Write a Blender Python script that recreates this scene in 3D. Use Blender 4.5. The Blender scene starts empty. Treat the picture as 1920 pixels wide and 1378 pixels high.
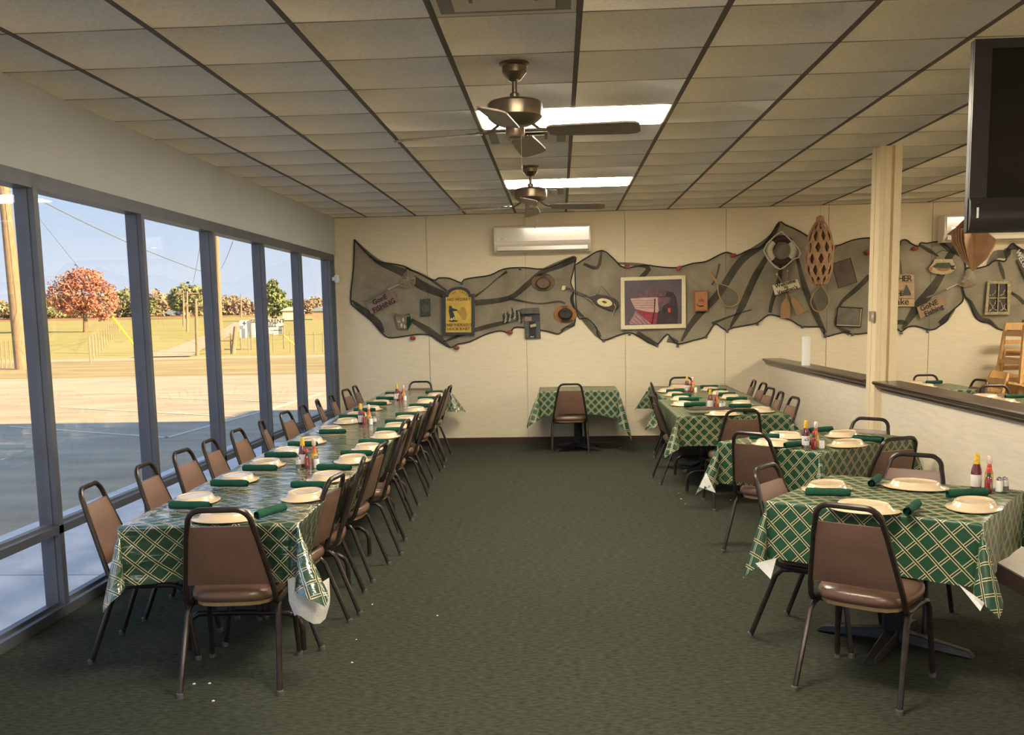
import bpy, bmesh, math, random
import numpy as np
from mathutils import Vector, Matrix
random.seed(7)
rng = np.random.default_rng(5)
SC = bpy.context.scene
COL = SC.collection
PI = math.pi
# ------------------------------------------------------------------ camera
CAMZ = 1.5821
R_ = Vector((0.99808708, 0.05855921, -0.01982402)); U_ = Vector((0.01234226, 0.12546603, 0.99202114)); F_ = Vector((-0.06057922, 0.99036816, -0.12450327))
FPX, CX, CY = 1808.28, 940.72, 821.34
cam = bpy.data.cameras.new('camera'); camo = bpy.data.objects.new('camera', cam); COL.objects.link(camo)
m = Matrix((R_, U_, -F_)).transposed().to_4x4(); m.translation = Vector((0, 0, CAMZ)); camo.matrix_world = m
cam.sensor_width = 36; cam.sensor_fit = 'HORIZONTAL'; cam.lens = FPX / 1920 * 36
cam.shift_x = (960 - CX) / 1920; cam.shift_y = (CY - 689) / 1920
cam.clip_start = .05; cam.clip_end = 1500
SC.camera = camo
# ------------------------------------------------------------------ sky, sun, exposure
w = bpy.data.worlds.new('sky'); SC.world = w; w.use_nodes = True
nt = w.node_tree; nt.nodes.clear()
tc = nt.nodes.new('ShaderNodeTexCoord'); sx = nt.nodes.new('ShaderNodeSeparateXYZ'); rp = nt.nodes.new('ShaderNodeValToRGB')
bg = nt.nodes.new('ShaderNodeBackground'); wo = nt.nodes.new('ShaderNodeOutputWorld')
nt.links.new(tc.outputs['Generated'], sx.inputs[0]); nt.links.new(sx.outputs['Z'], rp.inputs[0]); nt.links.new(rp.outputs[0], bg.inputs[0]); nt.links.new(bg.outputs[0], wo.inputs[0])
e = rp.color_ramp.elements
e[0].position = 0.0; e[0].color = (.64, .66, .72, 1); e[1].position = 1.0; e[1].color = (.28, .42, .70, 1)
n = e.new(.12); n.color = (.46, .575, .74, 1); n = e.new(.35); n.color = (.37, .50, .74, 1)
bg.inputs[1].default_value = .56
sun = bpy.data.lights.new('sun', 'SUN'); suno = bpy.data.objects.new('sun', sun); COL.objects.link(suno)
sun.energy = 8.2; sun.color = (1, .69, .32); sun.angle = .009
suno.rotation_euler = Vector((-2.4, 1.07, -1)).to_track_quat('-Z', 'Y').to_euler()
SC.view_settings.view_transform = 'Standard'; SC.view_settings.look = 'None'; SC.view_settings.exposure = 1.35; SC.view_settings.gamma = 1
SC.view_settings.use_curve_mapping = False
SC.cycles.use_denoising = True
SC.cycles.max_bounces = 8; SC.cycles.diffuse_bounces = 5; SC.cycles.transparent_max_bounces = 24
SC.cycles.sample_clamp_indirect = 6
LAMP = 19.0
# ------------------------------------------------------------------ room sizes
D = 11.961; H = 2.833; XL = -2.788; XR = 6.6; YB = -2.6; G0 = -.15

def ray(px, py):
    return F_ + R_ * ((px - CX) / FPX) - U_ * ((py - CY) / FPX)
def on_wall(px, py, off=0.0):          # a point on the back wall (off: distance in front of it)
    d = ray(px, py); t = (D - off) / d.y
    return Vector((d.x * t, D - off, CAMZ + d.z * t))
def at_y(px, py, y):
    d = ray(px, py); t = y / d.y
    return Vector((d.x * t, y, CAMZ + d.z * t))

# ------------------------------------------------------------------ materials
MATS = {}
def mat(name, col, rough=.5, metal=0, spec=.5, noise=0, nscale=20, bump=0, bscale=60, coat=0, emit=0, ecol=None, stretch=None, alpha=None, col2=None):
    if name in MATS: return MATS[name]
    m = bpy.data.materials.new(name); m.use_nodes = True; MATS[name] = m
    nt = m.node_tree; b = nt.nodes['Principled BSDF']
    b.inputs['Base Color'].default_value = (*col, 1); b.inputs['Roughness'].default_value = rough
    b.inputs['Metallic'].default_value = metal; b.inputs['Specular IOR Level'].default_value = spec
    if coat: b.inputs['Coat Weight'].default_value = coat; b.inputs['Coat Roughness'].default_value = .15
    if emit: b.inputs['Emission Color'].default_value = (*(ecol or col), 1); b.inputs['Emission Strength'].default_value = emit
    if alpha is not None: b.inputs['Alpha'].default_value = alpha
    if noise or bump:
        t = nt.nodes.new('ShaderNodeTexCoord'); mp = nt.nodes.new('ShaderNodeMapping'); nt.links.new(t.outputs['Object'], mp.inputs[0])
        if stretch: mp.inputs['Scale'].default_value = stretch
        if noise:
            nz = nt.nodes.new('ShaderNodeTexNoise'); nz.inputs['Scale'].default_value = nscale; nz.inputs['Detail'].default_value = 5
            nt.links.new(mp.outputs[0], nz.inputs[0])
            cr = nt.nodes.new('ShaderNodeValToRGB'); c2 = col2 or tuple(c * (1 - noise) for c in col)
            c1 = col if col2 else tuple(min(1, c * (1 + noise * .6)) for c in col)
            cr.color_ramp.elements[0].position = .3; cr.color_ramp.elements[0].color = (*c2, 1)
            cr.color_ramp.elements[1].position = .7; cr.color_ramp.elements[1].color = (*c1, 1)
            nt.links.new(nz.outputs[0], cr.inputs[0]); nt.links.new(cr.outputs[0], b.inputs['Base Color'])
        if bump:
            n2 = nt.nodes.new('ShaderNodeTexNoise'); n2.inputs['Scale'].default_value = bscale; n2.inputs['Detail'].default_value = 3
            nt.links.new(mp.outputs[0], n2.inputs[0]); bp = nt.nodes.new('ShaderNodeBump'); bp.inputs['Strength'].default_value = bump; bp.inputs['Distance'].default_value = .01
            nt.links.new(n2.outputs[0], bp.inputs['Height']); nt.links.new(bp.outputs[0], b.inputs['Normal'])
    return m
mat('frame_metal', (.125, .135, .165), .45, .35, noise=.12, nscale=6)
mat('carpet', (.075, .084, .060), .95, 0, .1, noise=.45, nscale=26, bump=.9, bscale=210, stretch=(1, 3, 1))
mat('wall_vinyl', (.78, .68, .50), .6, 0, .3, noise=.07, nscale=9, bump=.12, bscale=30, stretch=(1, 1, 14))
mat('wall_low', (.78, .69, .55), .6, 0, .3, noise=.08, nscale=5, bump=.1, bscale=30, stretch=(1, 1, 12))
mat('wall_paint', (.50, .52, .56), .7, 0, .3, noise=.03, nscale=3)
mat('seam', (.46, .39, .26), .7)
mat('tile', (.80, .74, .64), .9, 0, .2, noise=.10, nscale=55, bump=.5, bscale=150)
mat('tile_edge', (.8, .74, .63), .9)
mat('runner', (.085, .062, .045), .6, .1)
mat('tee', (.20, .165, .125), .7)
mat('base_vinyl', (.045, .026, .018), .5, bump=.1)
mat('dark_wood', (.075, .045, .032), .32, 0, .5, noise=.5, nscale=10, stretch=(6, .6, 6), coat=.3)
mat('chair_frame', (.042, .030, .026), .32, .35, .5, noise=.35, nscale=30)
mat('chair_vinyl', (.20, .112, .080), .38, 0, .45, noise=.18, nscale=6, bump=.12, bscale=160)
mat('seat_vinyl', (.155, .085, .06), .28, 0, .5, noise=.25, nscale=9, bump=.15, bscale=60)
mat('back_shell', (.16, .095, .045), .5, 0, .4, noise=.15, nscale=5)
mat('plywood', (.42, .26, .13), .8, noise=.2)
mat('glide', (.10, .09, .085), .5)
mat('black_iron', (.022, .022, .026), .45, .4, bump=.2, bscale=60)
mat('plate', (.74, .57, .38), .16, 0, .5, coat=.5)
mat('napkin', (.012, .075, .045), .8, 0, .2, noise=.25, nscale=40, bump=.3, bscale=300)
mat('flannel', (.80, .78, .74), .95, 0, .1, noise=.1, nscale=40, bump=.4, bscale=150)
mat('table_top', (.30, .20, .12), .5, noise=.2)
mat('sauce_red', (.24, .012, .010), .12, 0, .6, coat=1)
mat('sauce_dark', (.13, .012, .016), .12, 0, .6, coat=1)
mat('sauce_orange', (.65, .17, .03), .12, 0, .6, coat=1)
mat('yellow_wrap', (.80, .50, .04), .4, noise=.3, nscale=90)
mat('red_cap', (.62, .05, .05), .35)
mat('pink_cap', (.75, .60, .52), .2, noise=.2)
mat('green_band', (.02, .09, .05), .4)
mat('paper_label', (.78, .70, .66), .5, noise=.15, nscale=120)
mat('gold_label', (.70, .50, .10), .5, noise=.4, nscale=90)
mat('shaker_glass', (.62, .62, .60), .08, 0, .6, coat=1, noise=.2, nscale=60)
mat('salt', (.85, .84, .80), .35)
mat('pepper', (.16, .13, .11), .3, noise=.4, nscale=100)
mat('chrome', (.62, .60, .58), .18, 1)
mat('fan_metal', (.22, .175, .125), .30, .85, noise=.15, nscale=20)
mat('fan_blade', (.22, .175, .13), .45, 0, .5, noise=.3, nscale=12, stretch=(1, 8, 1))
mat('lamp', (1, 1, 1), .5, emit=LAMP, ecol=(1.0, .89, .69))
mat('vent_white', (.52, .47, .38), .5)
mat('ac_white', (.78, .72, .60), .12, 0, .5, coat=1)
mat('ac_dark', (.20, .18, .15), .5)
mat('tv_bezel', (.017, .015, .015), .32, 0, .5)
mat('tv_screen', (.004, .003, .004), .12, 0, .5)
mat('sticker', (.75, .75, .72), .5, noise=.3, nscale=200)
mat('white_plastic', (.78, .78, .76), .35)
mat('paper_white', (.85, .83, .80), .8)
mat('column_wood', (.84, .70, .46), .55, noise=.06, nscale=9, stretch=(10, 10, 1), bump=.1)
mat('brass', (.5, .42, .28), .35, .7)
mat('rope_black', (.028, .030, .028), .9)
mat('float_red', (.30, .055, .045), .5)
mat('lead', (.14, .14, .14), .5, .4)
mat('net_cream', (.50, .40, .29), .9, alpha=.45)
mat('net_green', (.16, .15, .10), .9, alpha=.38)
mat('pole_grey', (.22, .17, .14), .6)
mat('alu', (.75, .73, .68), .3, .7)
mat('sign_wood', (.30, .20, .17), .8, noise=.35, nscale=30, stretch=(1, 1, 8))
mat('sign_tan', (.38, .25, .14), .8, noise=.3, nscale=30, stretch=(1, 1, 8))
mat('plank_light', (.52, .36, .20), .8, noise=.25, nscale=20, stretch=(1, 1, 8))
mat('ink', (.02, .016, .014), .7)
mat('ink_brown', (.16, .075, .02), .7)
mat('shell', (.62, .55, .42), .6, noise=.4, nscale=60)
mat('basket', (.28, .22, .14), .8, noise=.4, nscale=50)
mat('green_plaque', (.055, .065, .045), .6, noise=.7, nscale=40)
mat('slate_frame', (.035, .038, .045), .45, noise=.3, nscale=40)
mat('yellow_board', (.66, .44, .075), .6, noise=.22, nscale=7)
mat('figure_dark', (.03, .045, .035), .7)
mat('net_drawn', (.42, .27, .07), .8)
mat('hat_brown', (.20, .13, .085), .8, noise=.3, nscale=80)
mat('hat_orange', (.38, .17, .06), .8, noise=.3, nscale=80)
mat('hat_dark', (.05, .042, .032), .9)
mat('hat_band', (.13, .13, .11), .8)
mat('trap_black', (.05, .056, .056), .7, noise=.4, nscale=50)
mat('trap_panel', (.105, .105, .095), .7, noise=.4, nscale=60)
mat('fabric_grey', (.12, .115, .095), .9, noise=.4, nscale=40)
mat('rope_cream', (.45, .40, .28), .9)
mat('cream_face', (.72, .64, .34), .5, noise=.15, nscale=50)
mat('paddle_dark', (.05, .028, .024), .5, noise=.4, nscale=40)
mat('pic_frame', (.74, .66, .44), .5, noise=.1, nscale=40)
mat('pic_bg', (.115, .085, .105), .5, noise=.25, nscale=5)
mat('boat_white', (.55, .36, .32), .6, noise=.18, nscale=16, stretch=(1, 1, 5))
mat('boat_red', (.34, .03, .055), .6, noise=.3, nscale=20)
mat('boat_pink', (.40, .22, .23), .6, noise=.2, nscale=20)
mat('boat_dark', (.04, .028, .034), .6, noise=.4, nscale=14)
mat('boat_mid', (.16, .08, .09), .6, noise=.4, nscale=20)
mat('orange_wood', (.42, .17, .06), .5, noise=.15, nscale=20)
mat('orange_wood_dark', (.24, .09, .035), .5)
mat('bent_wood', (.40, .25, .10), .5)
mat('ring_white', (.66, .60, .48), .7, noise=.08)
mat('ring_red', (.055, .028, .022), .7)
mat('sign_cream', (.74, .65, .42), .6)
mat('paddle_wood', (.34, .19, .075), .55, noise=.15, nscale=14, stretch=(6, 1, 1))
mat('paper_brown', (.46, .27, .15), .8, noise=.18, nscale=14)
mat('paper_dark', (.20, .10, .06), .9)
mat('pink_sheet', (.40, .29, .24), .7, noise=.12, nscale=12)
mat('mirror_pic', (.13, .115, .08), .35, noise=.35, nscale=12)
mat('crab_green', (.04, .06, .035), .6, noise=.4, nscale=40)
mat('crab_cream', (.52, .42, .24), .6, noise=.25, nscale=40)
mat('crab_orange', (.40, .17, .06), .6, noise=.4, nscale=60)
mat('old_frame', (.38, .32, .17), .7, noise=.4, nscale=40)
mat('pane_dark', (.035, .022, .018), .3, noise=.4, nscale=60)
mat('bead', (.72, .62, .55), .3)
mat('high_wood', (.58, .33, .13), .4, noise=.2, nscale=12, stretch=(4, 4, 1))
mat('asphalt', (.49, .42, .31), .9, 0, .15, noise=.2, nscale=1.1, bump=.3, bscale=12, stretch=(.5, 1.6, 1))
mat('concrete', (.74, .74, .75), .85, 0, .2, noise=.16, nscale=3.2, bump=.2, bscale=20)
mat('stripe', (.66, .61, .5), .8)
mat('grass', (.43, .37, .15), .95, 0, .1, noise=.28, nscale=.35, col2=(.35, .33, .115), stretch=(.25, 1, 1))
mat('dry_grass', (.40, .33, .17), .95, 0, .1, noise=.28, nscale=.8, stretch=(.25, 1, 1))
mat('brush', (.40, .24, .11), .95, 0, .1, noise=.4, nscale=.25)
mat('gravel', (.52, .42, .30), .95, 0, .1, noise=.12, nscale=.8)
mat('pole_wood', (.25, .185, .13), .85, noise=.3, nscale=8, stretch=(4, 4, .4))
mat('pole_far', (.26, .20, .15), .85)
mat('wire', (.10, .11, .13), .6)
mat('guard_yellow', (.72, .70, .06), .5)
mat('bark', (.22, .15, .10), .9, noise=.3)
mat('leaf_red', (.52, .17, .15), .8, noise=.4, nscale=1.2, col2=(.34, .18, .11))
mat('leaf_green', (.20, .22, .12), .8, noise=.4, nscale=.6)
mat('leaf_pine', (.19, .24, .10), .8, noise=.4, nscale=.8)
mat('leaf_brown', (.36, .28, .21), .8, noise=.35, nscale=.4)  # wood line leaf tones lightened, distance haze put into the colour
mat('leaf_olive', (.28, .27, .19), .8, noise=.35, nscale=.4)
mat('white_board', (.85, .84, .80), .6)
mat('shed_white', (.62, .57, .50), .7)
mat('shed_blue', (.20, .26, .36), .6)
mat('fence_wood', (.25, .20, .14), .9)
mat('brick_wall', (.45, .40, .33), .9, noise=.1)
mat('roofing', (.3, .3, .3), .9)
mat('crumb', (.75, .70, .62), .8)

def glass_mat():
    m = bpy.data.materials.new('window_glass'); m.use_nodes = True; nt = m.node_tree; nt.nodes.clear()
    o = nt.nodes.new('ShaderNodeOutputMaterial'); mx = nt.nodes.new('ShaderNodeMixShader'); t = nt.nodes.new('ShaderNodeBsdfTransparent'); g = nt.nodes.new('ShaderNodeBsdfGlossy')
    fr = nt.nodes.new('ShaderNodeFresnel'); fr.inputs[0].default_value = 1.45; ml = nt.nodes.new('ShaderNodeMath'); ml.operation = 'MULTIPLY'; ml.inputs[1].default_value = .14
    t.inputs[0].default_value = (.96, .975, .985, 1); g.inputs[0].default_value = (1, 1, 1, 1); g.inputs[1].default_value = .02
    nt.links.new(fr.outputs[0], ml.inputs[0]); nt.links.new(ml.outputs[0], mx.inputs[0]); nt.links.new(t.outputs[0], mx.inputs[1]); nt.links.new(g.outputs[0], mx.inputs[2]); nt.links.new(mx.outputs[0], o.inputs[0])
    MATS['window_glass'] = m
glass_mat()

def net_mat(name, col, a0, a1):
    m = bpy.data.materials.new(name); m.use_nodes = True; nt = m.node_tree; MATS[name] = m
    b = nt.nodes['Principled BSDF']; b.inputs['Base Color'].default_value = (*col, 1); b.inputs['Roughness'].default_value = 1; b.inputs['Specular IOR Level'].default_value = .05
    t = nt.nodes.new('ShaderNodeTexCoord'); nz = nt.nodes.new('ShaderNodeTexNoise'); nz.inputs['Scale'].default_value = 2.6; nz.inputs['Detail'].default_value = 6; nz.inputs['Distortion'].default_value = 1.2
    mr = nt.nodes.new('ShaderNodeMapRange'); mr.inputs[1].default_value = .32; mr.inputs[2].default_value = .7; mr.inputs[3].default_value = a0; mr.inputs[4].default_value = a1
    nt.links.new(t.outputs['Object'], nz.inputs[0]); nt.links.new(nz.outputs[0], mr.inputs[0]); nt.links.new(mr.outputs[0], b.inputs['Alpha'])
net_mat('net_mesh', (.085, .080, .064), .36, .54)
net_mat('net_fold', (.045, .045, .038), .50, .72)

def lattice_mat(name, green, line, rough, wrinkle, coat):
    m = bpy.data.materials.new(name); m.use_nodes = True; nt = m.node_tree; MATS[name] = m
    b = nt.nodes['Principled BSDF']; L = nt.links.new
    def M(op, a, bb=None, c=None):
        n = nt.nodes.new('ShaderNodeMath'); n.operation = op
        for i, v in enumerate((a, bb, c)):
            if v is None: continue
            if isinstance(v, (int, float)): n.inputs[i].default_value = v
            else: L(v, n.inputs[i])
        return n.outputs[0]
    uv = nt.nodes.new('ShaderNodeUVMap'); uv.uv_map = 'UVMap'; sp = nt.nodes.new('ShaderNodeSeparateXYZ'); L(uv.outputs[0], sp.inputs[0])
    u, v = sp.outputs[0], sp.outputs[1]
    P = .064
    masks = []; gaps = []
    for s in (1, -1):
        q = M('DIVIDE', M('MULTIPLY', M('MULTIPLY_ADD', v, s, u), .70711), P)
        d = M('MULTIPLY', M('ABSOLUTE', M('SUBTRACT', M('FRACT', M('ADD', q, 100.0)), .5)), P)
        masks.append(M('LESS_THAN', M('ABSOLUTE', M('SUBTRACT', d, .0052)), .0017))
        gaps.append(M('LESS_THAN', d, .0040))
    mk = M('MAXIMUM', masks[0], M('MULTIPLY', masks[1], M('SUBTRACT', 1.0, gaps[0])))
    gp = M('MAXIMUM', gaps[0], gaps[1])
    nz = nt.nodes.new('ShaderNodeTexNoise'); nz.inputs['Scale'].default_value = 9; nz.inputs['Detail'].default_value = 3; L(uv.outputs[0], nz.inputs[0])
    cr = nt.nodes.new('ShaderNodeMixRGB'); cr.inputs[1].default_value = (*green, 1); cr.inputs[2].default_value = (green[0] * 1.5, green[1] * 1.35, green[2] * 1.5, 1); L(nz.outputs[0], cr.inputs[0])
    m1 = nt.nodes.new('ShaderNodeMixRGB'); m1.inputs[2].default_value = (green[0] * .9, green[1] * .55, green[2] * .5, 1); L(cr.outputs[0], m1.inputs[1]); L(M('MULTIPLY', gp, .8), m1.inputs[0])
    m2 = nt.nodes.new('ShaderNodeMixRGB'); m2.inputs[2].default_value = (*line, 1); L(m1.outputs[0], m2.inputs[1]); L(mk, m2.inputs[0])
    ge = nt.nodes.new('ShaderNodeNewGeometry'); m3 = nt.nodes.new('ShaderNodeMixRGB'); m3.inputs[2].default_value = (.78, .76, .72, 1); L(m2.outputs[0], m3.inputs[1]); L(ge.outputs['Backfacing'], m3.inputs[0])
    L(m3.outputs[0], b.inputs['Base Color']); b.inputs['Roughness'].default_value = rough; b.inputs['Specular IOR Level'].default_value = .5
    if coat: b.inputs['Coat Weight'].default_value = coat; b.inputs['Coat Roughness'].default_value = .12; b.inputs['Coat IOR'].default_value = 2.4
    mp = nt.nodes.new('ShaderNodeMapping'); L(uv.outputs[0], mp.inputs[0]); mp.inputs['Scale'].default_value = (1.0, 7, 1)
    n2 = nt.nodes.new('ShaderNodeTexNoise'); n2.inputs['Scale'].default_value = 1.7; n2.inputs['Detail'].default_value = 3; n2.inputs['Distortion'].default_value = .8; L(mp.outputs[0], n2.inputs[0])
    bp = nt.nodes.new('ShaderNodeBump'); bp.inputs['Strength'].default_value = wrinkle; bp.inputs['Distance'].default_value = .03; L(n2.outputs[0], bp.inputs['Height'])
    L(bp.outputs[0], b.inputs['Normal'])
    if coat: L(bp.outputs[0], b.inputs['Coat Normal'])
lattice_mat('cloth_plain', (.014, .062, .028), (.66, .56, .34), .38, .12, 0)
lattice_mat('cloth_glossy', (.014, .062, .030), (.66, .57, .38), .26, .75, 1)

# ------------------------------------------------------------------ mesh builder
class MB:
    def __init__(s): s.v = []; s.f = []
    def add(s, vs, fs):
        o = len(s.v); s.v += [tuple(p) for p in vs]; s.f += [tuple(i + o for i in f) for f in fs]; return s
    def box(s, x0, y0, z0, x1, y1, z1):
        return s.add([(x0, y0, z0), (x1, y0, z0), (x1, y1, z0), (x0, y1, z0), (x0, y0, z1), (x1, y0, z1), (x1, y1, z1), (x0, y1, z1)],
                     [(0, 3, 2, 1), (4, 5, 6, 7), (0, 1, 5, 4), (1, 2, 6, 5), (2, 3, 7, 6), (3, 0, 4, 7)])
    def bar(s, a, b, wx, wz, up=(0, 0, 1)):      # a box beam from a to b
        a = Vector(a); b = Vector(b); d = (b - a).normalized(); u = Vector(up); sd = d.cross(u)
        if sd.length < 1e-4: sd = d.cross(Vector((0, 1, 0)))
        sd.normalize(); u = sd.cross(d)
        vs = [p + sd * (i * wx / 2) + u * (j * wz / 2) for p in (a, b) for i, j in ((-1, -1), (1, -1), (1, 1), (-1, 1))]
        return s.add(vs, [(0, 1, 2, 3), (7, 6, 5, 4), (0, 4, 5, 1), (1, 5, 6, 2), (2, 6, 7, 3), (3, 7, 4, 0)])
    def tube(s, pts, r, n=8, closed=False, flat=1.0):
        pts = [Vector(p) for p in pts]; N = len(pts); rs = r if isinstance(r, (list, tuple)) else [r] * N
        vs = []; fs = []; pu = None
        for i, p in enumerate(pts):
            a = pts[(i - 1) % N] if (closed or i > 0) else p; b = pts[(i + 1) % N] if (closed or i < N - 1) else p
            t = (b - a).normalized()
            if pu is None:
                pu = Vector((0, 0, 1)) if abs(t.z) < .9 else Vector((0, 1, 0))
            sd = t.cross(pu)
            if sd.length < 1e-5: sd = t.cross(Vector((1, 0, 0)))
            sd.normalize(); pu = sd.cross(t).normalized()
            for k in range(n):
                an = 2 * PI * k / n; vs.append(p + sd * (math.cos(an) * rs[i]) + pu * (math.sin(an) * rs[i] * flat))
        for i in range(N if closed else N - 1):
            for k in range(n):
                j = (i + 1) % N; fs.append((i * n + k, i * n + (k + 1) % n, j * n + (k + 1) % n, j * n + k))
        if not closed: fs.append(tuple(range(n))[::-1]); fs.append(tuple((N - 1) * n + k for k in range(n)))
        return s.add(vs, fs)
    def lathe(s, prof, n=20, c=(0, 0, 0), sx=1, sy=1, M=None, ang=0):
        vs = []; fs = []; c = Vector(c)
        for r, z in prof:
            for k in range(n):
                a = 2 * PI * k / n; p = Vector((r * math.cos(a) * sx, r * math.sin(a) * sy, z))
                if ang: p = Matrix.Rotation(ang, 3, 'Z') @ p
                if M: p = M @ p
                vs.append(c + p)
        for i in range(len(prof) - 1):
            for k in range(n): fs.append((i * n + k, i * n + (k + 1) % n, (i + 1) * n + (k + 1) % n, (i + 1) * n + k))
        fs.append(tuple(range(n))[::-1]); fs.append(tuple((len(prof) - 1) * n + k for k in range(n)))
        return s.add(vs, fs)
    def prism(s, poly, fn, d0, d1):               # poly of 2D points, fn(a,b,d)->3D
        n = len(poly); vs = [fn(a, b, d0) for a, b in poly] + [fn(a, b, d1) for a, b in poly]
        fs = [tuple(range(n)), tuple(range(2 * n - 1, n - 1, -1))] + [(i, i + n, (i + 1) % n + n, (i + 1) % n) for i in range(n)]
        return s.add(vs, fs)
    def build(s, name, mt, parent=None, smooth=False, fix=True, bevel=0, label=None, kind=None):
        me = bpy.data.meshes.new(name); me.from_pydata(s.v, [], s.f)
        if fix or bevel:
            bm = bmesh.new(); bm.from_mesh(me)
            if bevel:
                bmesh.ops.remove_doubles(bm, verts=bm.verts, dist=1e-6)
                bmesh.ops.bevel(bm, geom=[e for e in bm.edges if len(e.link_faces) == 2 and e.calc_face_angle(0) > .5], offset=bevel, segments=2, affect='EDGES', profile=.5)
            if fix: bmesh.ops.recalc_face_normals(bm, faces=bm.faces)
            bm.to_mesh(me); bm.free()
        me.materials.append(MATS[mt] if isinstance(mt, str) else mt)
        if smooth:
            for p in me.polygons: p.use_smooth = True
            try: me.set_sharp_from_angle(angle=math.radians(smooth if smooth is not True else 42))
            except Exception: pass
        o = bpy.data.objects.new(name, me); COL.objects.link(o)
        if parent: o.parent = parent
        if label: o['label'] = label
        if kind: o['kind'] = kind
        return o
def tag(o, label, cat, group=None):
    o['label'] = label; o['category'] = cat
    if group: o['group'] = group
    return o
def thing(name, label, cat, loc=(0, 0, 0), rz=0, group=None):
    o = bpy.data.objects.new(name, None); COL.objects.link(o); o.location = loc; o.rotation_euler = (0, 0, rz); o.empty_display_size = .1
    return tag(o, label, cat, group)
KIDS = {}
def kids(o):
    return [c for c in bpy.data.objects if c.parent == o]
class Proto:
    def __init__(s, root): s.root = root; s.tree = [(c, kids(c)) for c in kids(root)]; s.used = False
    def place(s, loc, rz, label, group=None, cat=None):
        if not s.used:
            s.used = True; r = s.root
        else:
            r = s.root.copy(); COL.objects.link(r)
            for c, gs in s.tree:
                cc = c.copy(); COL.objects.link(cc); cc.parent = r
                for g in gs:
                    gg = g.copy(); COL.objects.link(gg); gg.parent = cc
        r.location = loc; r.rotation_euler = (0, 0, rz); r['label'] = label
        if group: r['group'] = group
        elif 'group' in r.keys(): del r['group']
        return r
def struct(name, mb, mt, **k):
    o = mb.build(name, mt, **k); o['kind'] = 'structure'; return o
def text(name, s, size, mt, parent, M, extrude=.001, off=0, align='CENTER', spacing=1.0):
    cu = bpy.data.curves.new(name, 'FONT'); cu.body = s; cu.size = size; cu.extrude = extrude; cu.offset = off; cu.align_x = align; cu.align_y = 'CENTER'; cu.space_character = spacing; cu.resolution_u = 3
    t = bpy.data.objects.new(name, cu); COL.objects.link(t); bpy.context.view_layer.update()
    me = bpy.data.meshes.new_from_object(t); bpy.data.objects.remove(t); me.materials.clear(); me.materials.append(MATS[mt])
    o = bpy.data.objects.new(name, me); COL.objects.link(o); o.matrix_world = M
    if parent: o.parent = parent; o.matrix_parent_inverse = Matrix.Identity(4); o.matrix_basis = M
    return o
def wall_M(px, py, ang, off):                      # text frame on the back wall, facing the room
    p = on_wall(px, py, off); c, s_ = math.cos(ang), math.sin(ang)
    M = Matrix(((c, -s_, 0), (0, 0, -1), (s_, c, 0))).to_4x4(); M.translation = p; return M
ORD = ['nearest', 'second', 'third', 'fourth', 'fifth', 'sixth', 'seventh', 'eighth', 'ninth', 'tenth', 'eleventh', 'twelfth', 'thirteenth']

# ================================================================== SETTING
struct('floor', MB().box(XL - .06, YB, -.06, XR, D + .02, 0), 'carpet')
# --- ceiling: hung grid of square tiles; runners run away from the camera
TX0, TY0, TS = -2.338, 4.209, .61
ceil = struct('ceiling', MB().box(XL - .1, YB, H + .06, XR, D + .2, H + .10), 'tile_edge')
cols = [XL] + [TX0 + TS * i for i in range(0, 15)]
cols[-1] = XR
ycuts = [YB + .02] + [TY0 + TS * j for j in range(-10, 13)] + [D]
ycuts = [y for y in ycuts if y >= YB]
lights = {}   # (col, row) cells that are not tiles
def cell(x, y):
    i = max(k for k in range(len(cols) - 1) if cols[k] <= x + 1e-4); j = max(k for k in range(len(ycuts) - 1) if ycuts[k] <= y + 1e-4); return i, j
LIGHTS = [(-.508, TY0 + TS * 3), (-.508, TY0 + TS * 8 + .16), (-.508, TY0 - TS * 2), (-.508, TY0 - TS * 7), (4.982, TY0 + TS * 2), (4.982, TY0 + TS * 8), (4.982, TY0 - TS * 4)]  # apart from the pair behind the fans, unseen panels added to light the room
LIGHTS[1] = (-.508, TY0 + TS * 8)
VENTS = [(-.508, TY0 + TS * 4), (-.508, TY0 - TS * 1), (-.508, TY0 + TS * 9)]
skip = {}
for x, y in LIGHTS:
    i, j = cell(x + .05, y + .05); skip[(i, j)] = 1; skip[(i + 1, j)] = 1
for x, y in VENTS: skip[cell(x + .05, y + .05)] = 1
tile_me = {}
def tile_mesh(wx, wy):
    k = (round(wx, 3), round(wy, 3))
    if k not in tile_me:
        g = .011; xs = [g, wx / 2, wx - g]; ys = [.005, wy / 2, wy - .005]; vs = []; fs = []
        for a in range(3):
            for b in range(3): vs.append((xs[a], ys[b], -.0035 if (a == 1 and b == 1) else (-.001 if (a == 1 or b == 1) else .001)))
        for a in range(2):
            for b in range(2): fs.append((a * 3 + b, a * 3 + b + 1, a * 3 + b + 4, a * 3 + b + 3))
        ring = [0, 1, 2, 5, 8, 7, 6, 3]
        for q in ring: vs.append((vs[q][0], vs[q][1], .02))
        for q in range(8): fs.append((ring[q], ring[(q + 1) % 8], 9 + (q + 1) % 8, 9 + q))
        me = bpy.data.meshes.new('ceiling_tile'); me.from_pydata(vs, [], fs); me.materials.append(MATS['tile'])
        for p in me.polygons[:4]: p.use_smooth = True
        tile_me[k] = me
    return tile_me[k]
hid = MB()
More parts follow.
